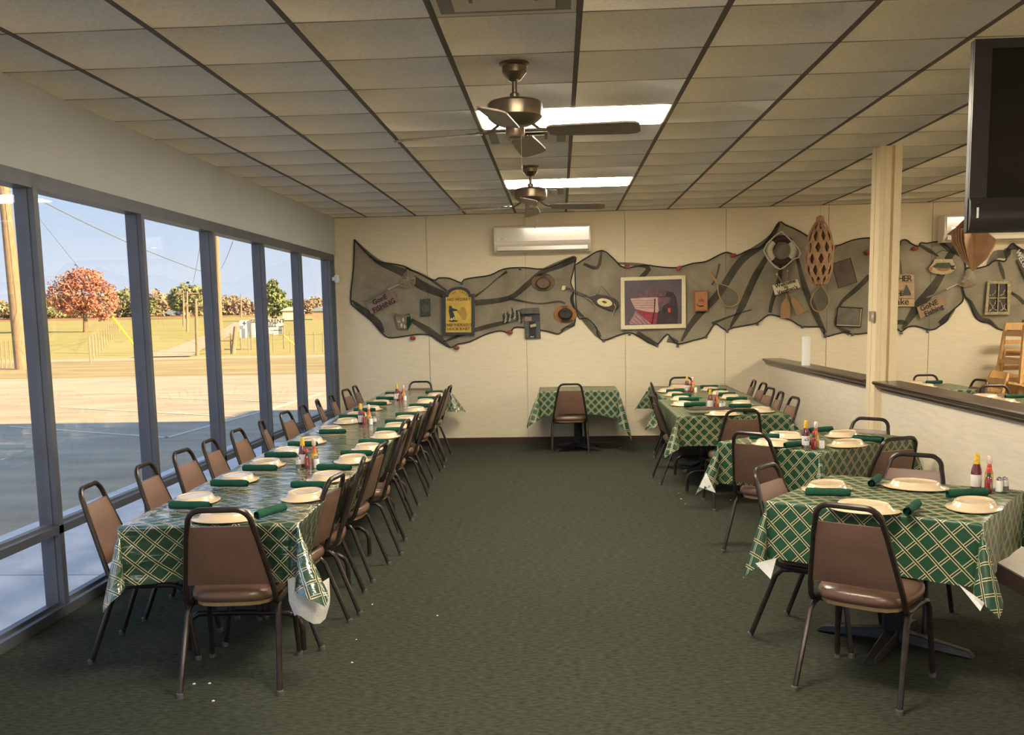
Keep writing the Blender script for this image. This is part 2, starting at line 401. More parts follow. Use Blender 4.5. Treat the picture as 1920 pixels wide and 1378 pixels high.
for i in range(len(cols) - 1):
    for j in range(len(ycuts) - 1):
        if (i, j) in skip: continue
        x0, x1, y0, y1 = cols[i], cols[i + 1], ycuts[j], ycuts[j + 1]
        if y1 > 3.2 and x0 < y1 * .52 + .6:
            o = bpy.data.objects.new('ceiling_tile', tile_mesh(x1 - x0, y1 - y0)); COL.objects.link(o); o.location = (x0, y0, H); o.parent = ceil
        else: hid.box(x0 + .011, y0 + .005, H - .004, x1 - .011, y1 - .005, H + .02)
hid.build('tiles_beyond_view', 'tile', ceil, kind='stuff')
for x in cols[1:-1]:
    MB().box(x - .013, YB, H - .004, x + .013, D, H + .03).build('main_runner', 'runner', ceil)
for y in ycuts[1:-1]:
    MB().box(XL, y - .0055, H - .0005, XR, y + .0055, H + .028).build('cross_tee', 'tee', ceil)
MB().box(XL, D - .018, H - .006, XR, D, H + .02).build('wall_angle', 'tee', ceil)
MB().box(XL, YB, H - .006, XL + .018, D, H + .02).build('wall_angle', 'tee', ceil)

# --- back wall of tall vinyl panels
wb = struct('wall_back', MB().box(XL - .1, D, G0, XR + .1, D + .22, 3.0), 'seam')
seams = [XL] + [-1.608 + 1.2095 * k for k in range(0, 8)]
seams = [s_ for s_ in seams if s_ < XR] + [XR]
for a, b in zip(seams[:-1], seams[1:]):
    MB().box(a + .003, D - .012, .0, b - .003, D + .002, H + .03).build('wall_panel', 'wall_vinyl', wb)
struct('baseboard_back', MB().box(XL, D - .026, 0, XR, D - .012, .09).box(XL, D - .032, 0, XR, D - .02, .012), 'base_vinyl')
# --- other walls
struct('wall_right', MB().box(XR, YB, G0, XR + .2, D, 3.0), 'wall_vinyl')
struct('wall_front', MB().box(XL - .1, YB - .12, 2.35, XR + .2, YB, 3.0).box(XL - .1, YB - .12, G0, XR + .2, YB, .04).box(1.9, YB - .12, 0, 3.0, YB, 2.36), 'wall_paint')
for k_, (a, b) in enumerate([(XL, -.5), (-.5, 1.9), (3.0, 4.8), (4.8, XR)]):  # unseen front glazing, added so daylight from behind lifts the ceiling
    wn = struct('window_%d' % (20 + k_), MB().box(a, YB - .11, 2.30, b, YB, 2.36).box(a, YB - .11, .04, a + .05, YB, 2.3).box(b - .05, YB - .11, .04, b, YB, 2.3), 'frame_metal')
    MB().box(a + .05, YB - .06, .04, b - .05, YB - .054, 2.3).build('pane', 'window_glass', wn)
struct('wall_left', MB().box(XL - .09, YB, 2.375, XL + .09 - .04, D, 3.0).box(XL - .09, D - .16, 0, XL + .035, D, 2.38), 'wall_paint')
struct('trim_1', MB().box(XL - .12, YB, G0, XL + .03, D, .0), 'concrete')
# --- window wall: a run of aluminium bays
MULL = [5.03 + 1.318 * k for k in range(-5, 6)]
d2 = .055
wi = 0
edges = [YB] + MULL + [D - .16]
for k in range(len(MULL) + 1):
    a, b = edges[k], edges[k + 1]
    if b - a < .1: continue
    wi += 1
    wn = struct('window_%d' % wi, MB().box(XL - d2, a + .02, 2.30, XL + d2, b - .02, 2.378), 'frame_metal')
    wn.data.name = 'head_frame'
    MB().box(XL - d2, a, .455, XL + d2, b, .50).box(XL - .012, a + .02, .50, XL + .018, b - .02, .514).build('mid_rail', 'frame_metal', wn)
    MB().box(XL - d2, a, 0.0, XL + d2 + .005, b, .055).box(XL - .012, a + .02, .055, XL + .018, b - .02, .072).build('bottom_rail', 'frame_metal', wn)
    MB().box(XL - .003, a + .02, .05, XL + .003, b - .02, .458).build('lower_pane', 'window_glass', wn)
    MB().box(XL - .003, a + .02, .495, XL + .003, b - .02, 2.305).build('upper_pane', 'window_glass', wn)
    if k < len(MULL):
        MB().box(XL - d2, b - .023, 0, XL + d2, b + .023, 2.378).box(XL - .02, b - .029, .07, XL + .022, b + .029, 2.30).build('mullion', 'frame_metal', wn)
    else:
        MB().box(XL - d2, b - .01, 0, XL + d2, b + .04, 2.378).build('mullion', 'frame_metal', wn)
# --- low divider wall with a wooden cap, and the post that stands in it
hw = struct('wall_divider', MB().box(2.545, YB, 0, 2.655, D, .965), 'wall_low')
struct('baseboard_divider', MB().box(2.53, YB, 0, 2.547, 7.78, .10).box(2.53, 8.02, 0, 2.547, D - .03, .10), 'base_vinyl')
def cap(y0, y1):
    prof = [(2.475, 1.02), (2.47, 1.01), (2.476, .995), (2.492, .988), (2.492, .980), (2.505, .972), (2.512, .955), (2.53, .948), (2.545, .945), (2.545, .965), (2.66, .965), (2.69, .985), (2.69, 1.02)]
    return MB().prism(prof, lambda a, b, d: (a, d, b), y0, y1)
struct('trim_2', cap(8.02, D - .012), 'dark_wood'); struct('trim_3', cap(YB, 7.80), 'dark_wood')
post = struct('trim_4', MB().box(2.52, 7.82, 0, 2.64, 8.0, H), 'column_wood')
post.name = 'trim_4'
MB().box(2.492, 7.80, 0, 2.53, 8.01, H).build('face_board', 'column_wood', post)
MB().box(2.484, 7.90, 0, 2.494, 7.955, H).build('batten', 'column_wood', post)
MB().box(2.53, 7.795, 0, 2.575, 7.822, H).build('batten', 'column_wood', post)
MB().box(2.60, 7.80, 0, 2.655, 7.822, H).build('batten', 'column_wood', post)
lt = thing('latch_plate', 'small tarnished metal latch on the edge of the pale post', 'latch', (2.47, 7.85, 1.53))
MB().box(-.012, -.035, -.04, .013, .03, .04).build('plate', 'brass', lt, bevel=.003)
MB().box(-.018, -.05, -.012, .0, -.03, .012).build('bolt', 'chrome', lt)
# --- the building itself outside (roof and the taller wing that throw the shade on the lot)
struct('roof', MB().box(XL - .35, YB - .15, 3.0, XR + .2, D + .24, 4.05), 'roofing')
struct('wall_wing', MB().box(8.3, 4.0, G0, 16, D + .24, 5.85), 'brick_wall')

# ================================================================== OUTSIDE
def zg(y):
    return G0 if y < 55 else G0 + .0195 * (y - 55)
gx = [-700, -200, -100, -60, -40, -20, -2.84]
struct('ground_lot', MB().box(-60, -30, G0 - .1, XL - .05, 31.2, G0).box(XL - .05, -30, G0 - .1, 25, YB - 3.2, G0).box(XL - .06, D + .2, G0 - .1, 25, 31.2, G0), 'asphalt')
struct('ground_walk', MB().box(-4.6, YB, G0, -3.915, 6.27, G0 + .03).box(-3.885, YB, G0, XL - .05, 6.27, G0 + .03).box(-4.6, 6.3, G0, XL - .05, D + 1.4, G0 + .03).box(-4.6, YB - 3.2, G0 - .1, 25, YB - .1, G0 + .03), 'concrete')  # last slab is unseen, added outside the front to bounce sunlight in
def strip(name, y0, y1, mt, x0=-600, x1=60, dz=0, n=12):
    mb = MB(); ys = [y0 + (y1 - y0) * k / n for k in range(n + 1)]
    for a, b in zip(ys[:-1], ys[1:]):
        mb.add([(x0, a, zg(a) + dz), (x1, a, zg(a) + dz), (x1, b, zg(b) + dz), (x0, b, zg(b) + dz)], [(0, 1, 2, 3)])
    return struct(name, mb, mt, fix=False)
strip('ground_verge', 31.2, 46, 'dry_grass', n=4); strip('ground_road', 46, 49, 'gravel', n=2); strip('ground_field', 49, 200, 'grass', n=20); strip('ground_far', 200, 420, 'brush', n=8)
struct('ground_backdrop', MB().box(-600, 3 - 40, G0 - .12, -60, 31.2, G0), 'dry_grass')
# driveway climbing the field
mb = MB()
pts = [(-20.6, 49, 3.2), (-23.5, 60, 2.2), (-29, 80, 2.4), (-37, 110, 2.8), (-46, 140, 3.4)]
for (xa, ya, wa), (xb, yb, wb_) in zip(pts[:-1], pts[1:]):
    mb.add([(xa - wa / 2, ya, zg(ya) + .06), (xa + wa / 2, ya, zg(ya) + .06), (xb + wb_ / 2, yb, zg(yb) + .06), (xb - wb_ / 2, yb, zg(yb) + .06)], [(0, 1, 2, 3)])
struct('ground_driveway', mb, 'gravel', fix=False)
def stripe(a, b, wd=.10):
    a = Vector((*a, G0 + .006)); b = Vector((*b, G0 + .006)); return MB().bar(a, b, wd, .006).build('line', 'stripe', lot_lines)
lot_lines = thing('parking_lines', 'pale painted parking lines on the asphalt outside the windows', 'markings')
for a, b in [((-10.7, 20.0), (-6.0, 17.4)), ((-9.6, 16.2), (-6.0, 14.3)), ((-10.5, 23.3), (-3.5, 22.5)), ((-9.3, 22.1), (-5.8, 20.4)), ((-5.75, 18.9), (-5.7, 22.6)), ((-6.0, 14.3), (-5.75, 18.9))]: stripe(a, b)

def leaves(center, rad, n, size, seed, shell=.5, floor=-1.0):
    r = np.random.default_rng(seed); v = r.normal(size=(n, 3)); v /= np.linalg.norm(v, axis=1)[:, None]
    rr = shell + (1 - shell) * r.random(n) ** .6
    lump = 1 + .16 * np.sin(v[:, 0] * 5 + seed) * np.cos(v[:, 2] * 6 + seed * 2) + .10 * np.sin(v[:, 0] * 11 + v[:, 2] * 9)
    p = v * (rr * lump)[:, None]; p = p[p[:, 2] > floor]; n = len(p); p = p * np.array(rad) + np.array(center)
    a = r.normal(size=(n, 3)); a /= np.linalg.norm(a, axis=1)[:, None]; b = np.cross(a, r.normal(size=(n, 3))); b /= np.linalg.norm(b, axis=1)[:, None]
    s = size * (.6 + .8 * r.random(n))[:, None]
    V = np.stack([p - a * s, p + b * s * .6, p + a * s, p - b * s * .6], 1).reshape(-1, 3)
    return V, [(4 * i, 4 * i + 1, 4 * i + 2, 4 * i + 3) for i in range(n)]
def tree(name, label, px, pbase, ptop, pw, y, leaf, n=900, trunk_r=.2, group=None, blobs=None, crown_lo=.25, size=None, seed=1):
    b = at_y(px, pbase, y); t = at_y(px, ptop, y); h = t.z - b.z; wd = pw * y / FPX
    root = thing(name, label, 'tree', (b.x, y, b.z), 0, group)
    tr = MB(); tr.tube([(0, 0, -.4), (.02 * h, 0, h * .3), (-.01 * h, 0, h * .62)], [trunk_r * 1.3, trunk_r, trunk_r * .4], 8)
    rr = random.Random(seed)
    for k in range(9):
        a = rr.uniform(0, 2 * PI); z0 = h * rr.uniform(.2, .45); L = wd * rr.uniform(.25, .42)
        tr.tube([(0, 0, z0), (math.cos(a) * L * .5, math.sin(a) * L * .5, z0 + h * .16), (math.cos(a) * L, math.sin(a) * L, z0 + h * rr.uniform(.25, .42))], [trunk_r * .55, trunk_r * .35, trunk_r * .1], 5)
    tr.build('trunk', 'bark', root, smooth=True)
    sz = size or h * .035
    mb = MB()
    if blobs is None: blobs = [(0, (crown_lo + 1) / 2, .5, (1 - crown_lo) / 2)]
    for k, (bx, bz, brx, brz) in enumerate(blobs):
        V, Fs = leaves((bx * wd, 0, bz * h), (brx * wd, brx * wd * .9, brz * h), n // len(blobs), sz, seed + k)
        mb.add(V.tolist(), Fs)
    mb.build('foliage', leaf, root, fix=False, kind='stuff')
    return root
tree('red_tree', 'round maple with red autumn leaves standing alone in the field', 160, 623, 500, 134, 105, 'leaf_red', 5200, .22,
     blobs=[(0, .66, .36, .32), (-.28, .55, .24, .25), (.28, .48, .24, .32), (.05, .80, .25, .18), (-.12, .42, .22, .16)], size=.17, seed=3)
tree('oak_tree', 'big rounded green oak behind the crossarm poles', 352, 596, 531, 66, 190, 'leaf_green', 1800, .4, blobs=[(0, .6, .42, .38), (-.3, .5, .25, .3), (.3, .55, .25, .35)], size=.42, seed=11)
tree('pine_tree', 'tall bright green pine right of the white signboard', 514, 598, 524, 46, 150, 'leaf_pine', 2000, .35, blobs=[(0, .8, .22, .2), (.1, .55, .42, .22), (0, .3, .5, .22), (.3, .3, .35, .15)], size=.3, seed=12)
tree('pine_tree', 'dark green small pine against the pale shed', 543, 600, 562, 24, 160, 'leaf_pine', 700, .25, size=.35, seed=15)
k = 0
TL = [(-12, 590, 562, 44, 'leaf_olive'), (14, 591, 569, 40, 'leaf_green'), (44, 591, 566, 36, 'leaf_brown'), (78, 592, 560, 40, 'leaf_green'), (100, 592, 556, 40, 'leaf_olive'), (125, 593, 566, 44, 'leaf_brown'), (196, 592, 556, 40, 'leaf_olive'), (222, 592, 545, 40, 'leaf_green'),
      (246, 592, 541, 42, 'leaf_olive'), (272, 594, 556, 34, 'leaf_green'), (297, 594, 549, 50, 'leaf_brown'), (322, 594, 552, 46, 'leaf_brown'), (388, 594, 556, 40, 'leaf_olive'), (424, 596, 553, 44, 'leaf_brown'), (446, 597, 560, 40, 'leaf_olive'),
      (468, 597, 563, 36, 'leaf_brown'), (490, 598, 566, 34, 'leaf_brown'), (566, 600, 566, 30, 'leaf_green'), (588, 600, 559, 34, 'leaf_brown'), (608, 601, 562, 30, 'leaf_olive'), (630, 602, 558, 34, 'leaf_green')]
for q, (px, pb, pt, pw, lf) in enumerate(TL):
    kindw = {'leaf_olive': 'olive', 'leaf_green': 'dark green', 'leaf_brown': 'bare brown'}[lf]
    tree('distant_tree', kindw + ' tree in the far wood line, %s from the left' % ['first', 'second', 'third', 'fourth', 'fifth', 'sixth', 'seventh', 'eighth', 'ninth', 'tenth', 'eleventh', 'twelfth', 'thirteenth', 'fourteenth', 'fifteenth', 'sixteenth', 'seventeenth', 'eighteenth', 'nineteenth', 'twentieth', 'last'][q], px, pb + 4, pt - 1, pw * 1.6, 235 + (q % 3) * 8, lf, 1300, .3, group=kindw + ' trees in the far wood line', crown_lo=.0, size=.42, seed=20 + q)

def pole(name, label, px, pbase, ptop, y, r, arms=(), mt='pole_wood', lean=0):
    b = at_y(px, pbase, y); t = at_y(px + lean, ptop, y)
    o = thing(name, label, 'pole', (b.x, y, b.z)); h = t.z - b.z
    MB().tube([(0, 0, -.3), ((t.x - b.x) * .5, 0, h * .5), (t.x - b.x, 0, h)], [r * 1.15, r, r * .8], 12).build('shaft', mt, o, smooth=True)
    for az, al in arms:
        MB().bar((-al / 2 + (t.x - b.x), .1, h + az), (al / 2 + (t.x - b.x), .1, h + az), .09, .11).build('crossarm', mt, o)
        ins = MB()
        for s_ in (-.45, -.2, .2, .45): ins.lathe([(.035, 0), (.05, .05), (.02, .12)], 8, (s_ * al + (t.x - b.x), .1, h + az + .05))
        ins.build('insulators', 'pole_far', o, kind='stuff')
    return o
pole('utility_pole', 'thick tan wooden utility pole beside the nearest window bay', 42, 693, 250, 38.3, .24, lean=-45)
pole('utility_pole', 'tall slim utility pole left of the white signboard', 415, 664, 437, 53.0, .13, arms=[(-.15, 1.6)], mt='pole_wood', lean=-9)
pole('utility_pole', 'short utility pole with a wide crossarm beside the driveway', 370, 667, 560, 50.6, .085, arms=[(-.35, 1.25)], lean=-3)
pole('utility_pole', 'slim pole second in the row climbing the field', 351, 616, 546, 88, .10, arms=[(-.2, 2.0)], mt='pole_far')
pole('utility_pole', 'thin pole leftmost in the row climbing the field', 344, 606, 545, 100, .09, arms=[(-.3, 1.6)], mt='pole_far')
pole('utility_pole', 'dark thin pole with a crossarm before the far woods', 452, 592, 551, 140, .11, arms=[(-.9, 2.4)], mt='pole_far')
def wire(name, label, a, b, sag, r=.012, cat='cable', mt='wire'):
    a = Vector(a); b = Vector(b); pts = []
    for k in range(15):
        t = k / 14; p = a.lerp(b, t); p.z -= sag * 4 * t * (1 - t); pts.append(p)
    return tag(MB().tube(pts, r, 5).build(name, mt), label, cat)
wire('power_line', 'dark power line sagging across the sky over the red tree', at_y(-10, 330, 38), at_y(400, 516, 53), .3, .022)
wire('power_line', 'faint thin power line above the crossarm poles', at_y(376, 455, 53), at_y(362, 530, 90), .1, .016)
wire('power_line', 'faint thin power line right of the tall slim pole', at_y(437, 452, 53), at_y(415, 503, 90), .1, .018)
gw = thing('guy_wire', 'pale guy wire with a yellow guard slanting in front of the red tree', 'cable', at_y(13, 334, 38))
o0 = at_y(13, 334, 38)
MB().tube([(0, 0, 0), at_y(150, 505, 36.5) - o0, at_y(211, 594, 35) - o0], [.006, .009, .016], 6).build('strand', 'lead', gw)
MB().tube([at_y(211, 594, 35) - o0, at_y(254, 650, 36) - o0], .04, 8).build('guard', 'guard_yellow', gw)
gw = thing('guy_wire', 'yellow guy wire guard right of the white signboard', 'cable', at_y(532, 628, 50)); o0 = at_y(532, 628, 50)
MB().tube([(0, 0, 0), at_y(556, 650, 50) - o0], .035, 8).build('guard', 'guard_yellow', gw)
# signboard
sb = thing('signboard', 'wide white roadside signboard with black letters on thin posts', 'sign', at_y(490, 655, 58)); o0 = at_y(490, 655, 58)
def s58(px, py, y=58): return at_y(px, py, y) - o0
def quad_board(name, pts, mt, par, y, th=.08):
    mb = MB(); vs = [s58(px, py, y) for px, py in pts]; vs += [v + Vector((0, th, 0)) for v in vs]
    mb.add(vs, [(0, 1, 2, 3), (7, 6, 5, 4), (0, 4, 5, 1), (1, 5, 6, 2), (2, 6, 7, 3), (3, 7, 4, 0)]); return mb.build(name, mt, par)
quad_board('panel', [(449, 601), (487, 599), (487, 633), (450, 634)], 'white_board', sb, 58)
quad_board('panel', [(471, 598), (530, 597), (531, 626), (473, 633)], 'white_board', sb, 57.85)
for px, a, b in [(451, 633, 662), (470, 609, 662), (487, 632, 660), (531, 610, 660)]:
    MB().tube([s58(px, a, 57.75), s58(px + 2, b, 57.75)], .05, 6).build('post', 'pole_grey', sb)
def s_text(s_, px, py, size):
    p = s58(px, py, 57.6); M = Matrix(((1, 0, 0), (0, 0, -1), (0, 1, 0))).to_4x4(); M.translation = p
    text('lettering', s_, size, 'ink', sb, M, .01, .01)
s_text('SE', 475, 602.5, .30); s_text('ARENT', 517, 602.5, .34); s_text('+', 458, 607, .5); s_text('~~~ ~~', 517, 612, .3); s_text('~~~', 521, 619, .28)
# fence posts along the field edge
fn = thing('pasture_fence', 'row of thin weathered fence posts beyond the road verge', 'fence', (-20, 51, G0))
for k, px in enumerate([4, 12, 20, 28, 433, 440, 466, 500, 513, 545, 590, 606]):
    p = at_y(px, 662 if px > 300 else 690, 52 if px > 300 else 40); MB().tube([(p.x + 20, p.y - 51, -.1), (p.x + 20.02, p.y - 51, 1.15)], .035, 6).build('fence_post', 'fence_wood', fn)
for (a, b) in (((-29, 40, .9), (-24.6, 40, .9)), ((-17, 52, 1.0), (-7, 52, 1.0))):
    MB().tube([(a[0] + 20, a[1] - 51, a[2]), (b[0] + 20, b[1] - 51, b[2])], .012, 4).build('fence_wire', 'fence_wood', fn)
bp_ = thing('brace_post', 'thick dark fence corner post left of the white signboard', 'post', (-20, 51, G0)); p = at_y(441, 663, 52); bp_.location = (p.x, 52, G0)
MB().tube([(-.12, 0, 0), (.12, 0, 1.5)], .13, 8).build('upright', 'fence_wood', bp_); MB().tube([(-.1, 0, .75), (-1.05, 0, .75)], .05, 6).build('rail', 'fence_wood', bp_)
f2 = thing('driveway_fence', 'slanting line of pale fence posts between lawn and driveway', 'fence', (-25, 50, G0))
for k in range(16):
    t = k / 15; y = 44 + 62 * t; px = 167 + (226 - 167) * (1 - (1 - t) ** 1.6); x = at_y(px, 640, y).x
    MB().tube([(x + 25, y - 50, zg(y) - G0 - .1), (x + 25, y - 50, zg(y) - G0 + 1.2)], .05, 6).build('fence_post', 'fence_wood', f2)
# far sheds
def shed(label, px0, px1, pb, pt, y, mt, rt):
    a = at_y(px0, pb, y); b = at_y(px1, pb, y); t = at_y(px0, pt, y); hh = t.z - a.z; wx = b.x - a.x
    o = thing('shed', label, 'building', (a.x, y, a.z))
    MB().box(0, 0, -.5, wx, 6, hh * .65).build('walls', mt, o)
    MB().prism([(-.3, hh * .62), (wx / 2, hh), (wx + .3, hh * .62)], lambda p, q, d: (p, d, q), -.3, 6.3).build('roof', rt, o)
shed('low pale shed among trees right of the white signboard', 530, 552, 594, 576, 145, 'shed_white', 'shed_white')
shed('long blue roofed shed glimpsed through the last window bay', 586, 612, 597, 575, 150, 'leaf_brown', 'shed_blue')
car = thing('parked_car', 'small dark car parked where the driveway tops the field', 'car', at_y(324, 592, 235))
MB().prism([(-2.1, .3), (-2.1, .8), (-1.2, .9), (-.7, 1.4), (.8, 1.4), (1.4, .9), (2.1, .8), (2.1, .3)], lambda a, b, d: (a, d, b), -.85, .85).build('body', 'shed_blue', car)
for s_ in (-1.3, 1.3): MB().lathe([(.33, -.9), (.33, .9)], 12, (s_, 0, .33), M=Matrix.Rotation(PI / 2, 3, 'X')).build('wheel', 'tv_bezel', car)

# ================================================================== CEILING THINGS
for q, (x, y) in enumerate(LIGHTS):
    lab = ['bright recessed fluorescent panel behind the nearer ceiling fan', 'bright recessed fluorescent panel behind the farther ceiling fan', 'unseen recessed fluorescent panel over the middle of the aisle, nearest the camera', 'unseen recessed fluorescent panel at the rear of the room behind the camera',
           'unseen recessed fluorescent panel nearest the camera beyond the divider', 'unseen recessed fluorescent panel beyond the divider hidden by the television', 'unseen recessed fluorescent panel beyond the divider, behind the camera'][q]
    t = thing('ceiling_light', lab, 'ceiling light', (x, y, H))
    MB().box(.014, .012, -.002, 1.206, .598, .0).box(.0, .0, 0, 1.22, .03, .05).box(.0, .58, 0, 1.22, .61, .05).build('housing', 'vent_white', t)
    MB().box(.03, .03, -.008, 1.19, .58, -.003).build('diffuser', 'lamp', t)
for q, (x, y) in enumerate(VENTS):
    lab = ['square ceiling air diffuser just beyond the first light panel', 'large ceiling air diffuser cut by the top edge of the view', 'small ceiling air diffuser just beyond the second light panel'][q]
    t = thing('ceiling_vent', lab, 'vent', (x + .305, y + .305, H))
    MB().box(-.29, -.30, .0, .29, .30, .012).build('backing', 'ac_dark', t)
    for r0, r1, z in ((.29, .215, -.004), (.205, .13, -.012), (.12, .05, -.018)):
        mb = MB()
        for s_ in range(4):
            M = Matrix.Rotation(s_ * PI / 2, 3, 'Z')
            mb.add([M @ Vector(p) for p in ((-r0, -r0, z), (r0, -r0, z), (r1, -r1, z + .014), (-r1, -r1, z + .014), (-r0, -r0, z + .004), (r0, -r0, z + .004), (r1, -r1, z + .018), (-r1, -r1, z + .018))], [(0, 1, 2, 3), (7, 6, 5, 4), (0, 4, 5, 1), (2, 6, 7, 3)])
        mb.build('louver_ring', 'vent_white', t)
    MB().box(-.05, -.05, -.004, .05, .05, .0).build('centre_plate', 'vent_white', t)

fan = thing('ceiling_fan', '', 'ceiling fan')
MB().lathe([(.0, 0), (.074, 0), (.076, -.012), (.062, -.02), (.06, -.05), (.045, -.068), (.03, -.085), (.015, -.09)], 28).build('canopy', 'fan_metal', fan, smooth=30)
MB().lathe([(.013, -.08), (.013, -.15)], 14).lathe([(.02, -.145), (.024, -.15), (.024, -.175), (.028, -.18)], 14).build('downrod', 'fan_metal', fan, smooth=30)
MB().lathe([(.03, -.172), (.09, -.180), (.128, -.190), (.137, -.200), (.139, -.235), (.137, -.262), (.128, -.272), (.105, -.290), (.07, -.304), (.03, -.308)], 40).build('motor_housing', 'fan_metal', fan, smooth=30)
MB().lathe([(.05, -.300), (.052, -.306), (.048, -.312), (.048, -.352), (.044, -.362), (.01, -.368)], 28).build('switch_housing', 'fan_metal', fan, smooth=30)
MB().tube([(.03, -.03, -.355), (.031, -.032, -.50)], .0015, 5).lathe([(.002, -.52), (.005, -.512), (.002, -.5)], 8, (.031, -.032, 0)).build('pull_chain', 'brass', fan)
blades = []
for q in range(4):
    a = math.radians(82 + 90 * q); Rm = Matrix.Rotation(a, 3, 'Z'); tp = math.tan(math.radians(13))
    def bl(x, y, z): return Rm @ Vector((x, y, -.335 + z - tp * y - .02 * (x - .2)))
    outl = [(.17, -.045), (.19, -.055), (.35, -.062), (.56, -.068), (.60, -.062), (.62, -.040), (.62, .040), (.60, .062), (.56, .068), (.35, .062), (.19, .055), (.17, .045)]
    b = MB().prism(outl, bl, -.004, .004).build('blade', 'fan_blade', fan)
    MB().tube([Rm @ Vector((.085, 0, -.296)), Rm @ Vector((.12, .004, -.322)), Rm @ Vector((.15, 0, -.332)), Rm @ Vector((.20, 0, -.329))], [.008, .007, .007, .006], 8).prism([(.16, -.03), (.23, -.018), (.25, 0), (.23, .018), (.16, .03)], lambda x, y, d: bl(x, y, d), .004, .008).build('blade_iron', 'fan_metal', b, smooth=True)
P = Proto(fan)
P.place((-.206, 4.98, H), 0, 'antique brass ceiling fan with four blades, nearer the camera', 'ceiling fans')
P.place((-.223, 8.30, H), math.radians(8), 'antique brass ceiling fan with four blades, farther away', 'ceiling fans')

# ================================================================== TELEVISION
tv = thing('television', 'black flat television hung at the right edge over the near table', 'television', (1.62, 4.0, 1.876))
W_, HH = 1.24, .735
MB().box(0, 0, 0, W_, .035, HH).box(.1, .035, .08, W_ - .1, .085, HH - .08).build('casing', 'tv_bezel', tv, bevel=.004)
fr_ = MB(); 
fr_.prism([(0, 0), (.066, .13), (.066, HH - .035), (0, HH)], lambda a, b, d: (a, -d, b), 0, .010).prism([(W_, 0), (W_ - .066, .13), (W_ - .066, HH - .035), (W_, HH)], lambda a, b, d: (a, -d, b), 0, .010)
fr_.prism([(0, HH), (.066, HH - .035), (W_ - .066, HH - .035), (W_, HH)], lambda a, b, d: (a, -d, b), 0, .010).build('bezel', 'tv_bezel', tv)
prof = [(0, -.006), (.02, -.024), (.07, -.032), (.12, -.028), (.135, -.012), (.135, 0), (0, 0)]
MB().prism(prof, lambda a, b, d: (d, b, a), 0, W_).build('speaker_bar', 'tv_bezel', tv, smooth=50)
MB().box(.066, -.004, .13, W_ - .066, 0, HH - .035).build('screen', 'tv_screen', tv)
MB().box(.022, -.034, .055, .029, -.031, .095).build('sticker', 'sticker', tv)
for x, z in ((.026, .03), (.026, .115), (.21, .04), (.21, .085)): MB().lathe([(.004, 0), (.004, .003)], 10, (x, -.036, z), M=Matrix.Rotation(-PI / 2, 3, 'X')).build('screw', 'ink', tv)
MB().tube([(W_ / 2, .09, .4), (W_ / 2, .14, .4), (W_ / 2, .14, H - 1.876)], .025, 10).box(W_ / 2 - .1, .07, .25, W_ / 2 + .1, .1, .55).build('ceiling_mount', 'black_iron', tv)

# ================================================================== AIR CONDITIONERS
def aircon(label, x0, z0, z1, wd):
    o = thing('air_conditioner', label, 'air conditioner', (x0, D - .012, z0)); h = z1 - z0
    prof = [(0, 0), (0, h), (-.17, h), (-.20, h - .02), (-.21, h * .42), (-.205, h * .30), (-.17, .03), (-.14, 0)]
    MB().prism(prof, lambda a, b, d: (d, a, b), 0, wd).build('casing', 'ac_white', o, bevel=.004)
    MB().box(.02, -.217, h * .40, wd - .02, -.208, h - .03).build('front_panel', 'ac_white', o, bevel=.004)
    MB().bar((.04, -.196, .05), (wd - .04, -.196, .05), .012, .045).build('air_flap', 'ac_white', o)
    MB().bar((.03, -.190, .02), (wd - .03, -.190, .02), .01, .02).bar((.03, -.202, h * .36), (wd - .03, -.202, h * .36), .006, .004).build('air_slot', 'ac_dark', o)
    MB().bar((.08, -.218, h * .50), (.15, -.218, h * .50), .002, .018).build('badge', 'chrome', o); return o
ac1 = aircon('glossy cream split air conditioner above the net, in the main room', -.765, 2.345, 2.665, 1.16)
aircon('glossy cream split air conditioner beyond the post, half hidden by the television', 4.50, 2.345, 2.665, 1.16)
cd = MB(); p = on_wall(981, 405, .02); p = p - ac1.location; cd.tube([p, p + Vector((0, 0, -.14))], .009, 6); cd.build('power_cord', 'wall_vinyl', ac1)

# motion sensor
ms = thing('motion_sensor', 'small white motion sensor in the corner by the last window', 'sensor', (XL + .09, D - .17, 2.085))
MB().lathe([(.0, -.045), (.026, -.045), (.034, -.03), (.034, .03), (.026, .045), (.0, .045)], 14).build('body', 'white_plastic', ms, smooth=40)
MB().box(-.055, -.02, -.02, -.02, .02, .02).build('bracket', 'white_plastic', ms)

# paper roll standing on the divider cap
pr_ = thing('paper_roll', 'white paper roll standing upright on the divider cap', 'roll', (2.565, 10.24, 1.02))
MB().lathe([(.015, 0), (.043, 0), (.043, .30), (.015, .30), (.015, .29)], 24).build('sheet', 'paper_white', pr_, smooth=40)
MB().lathe([(.012, .0), (.012, .296)], 12).build('core', 'paper_brown', pr_, smooth=40)

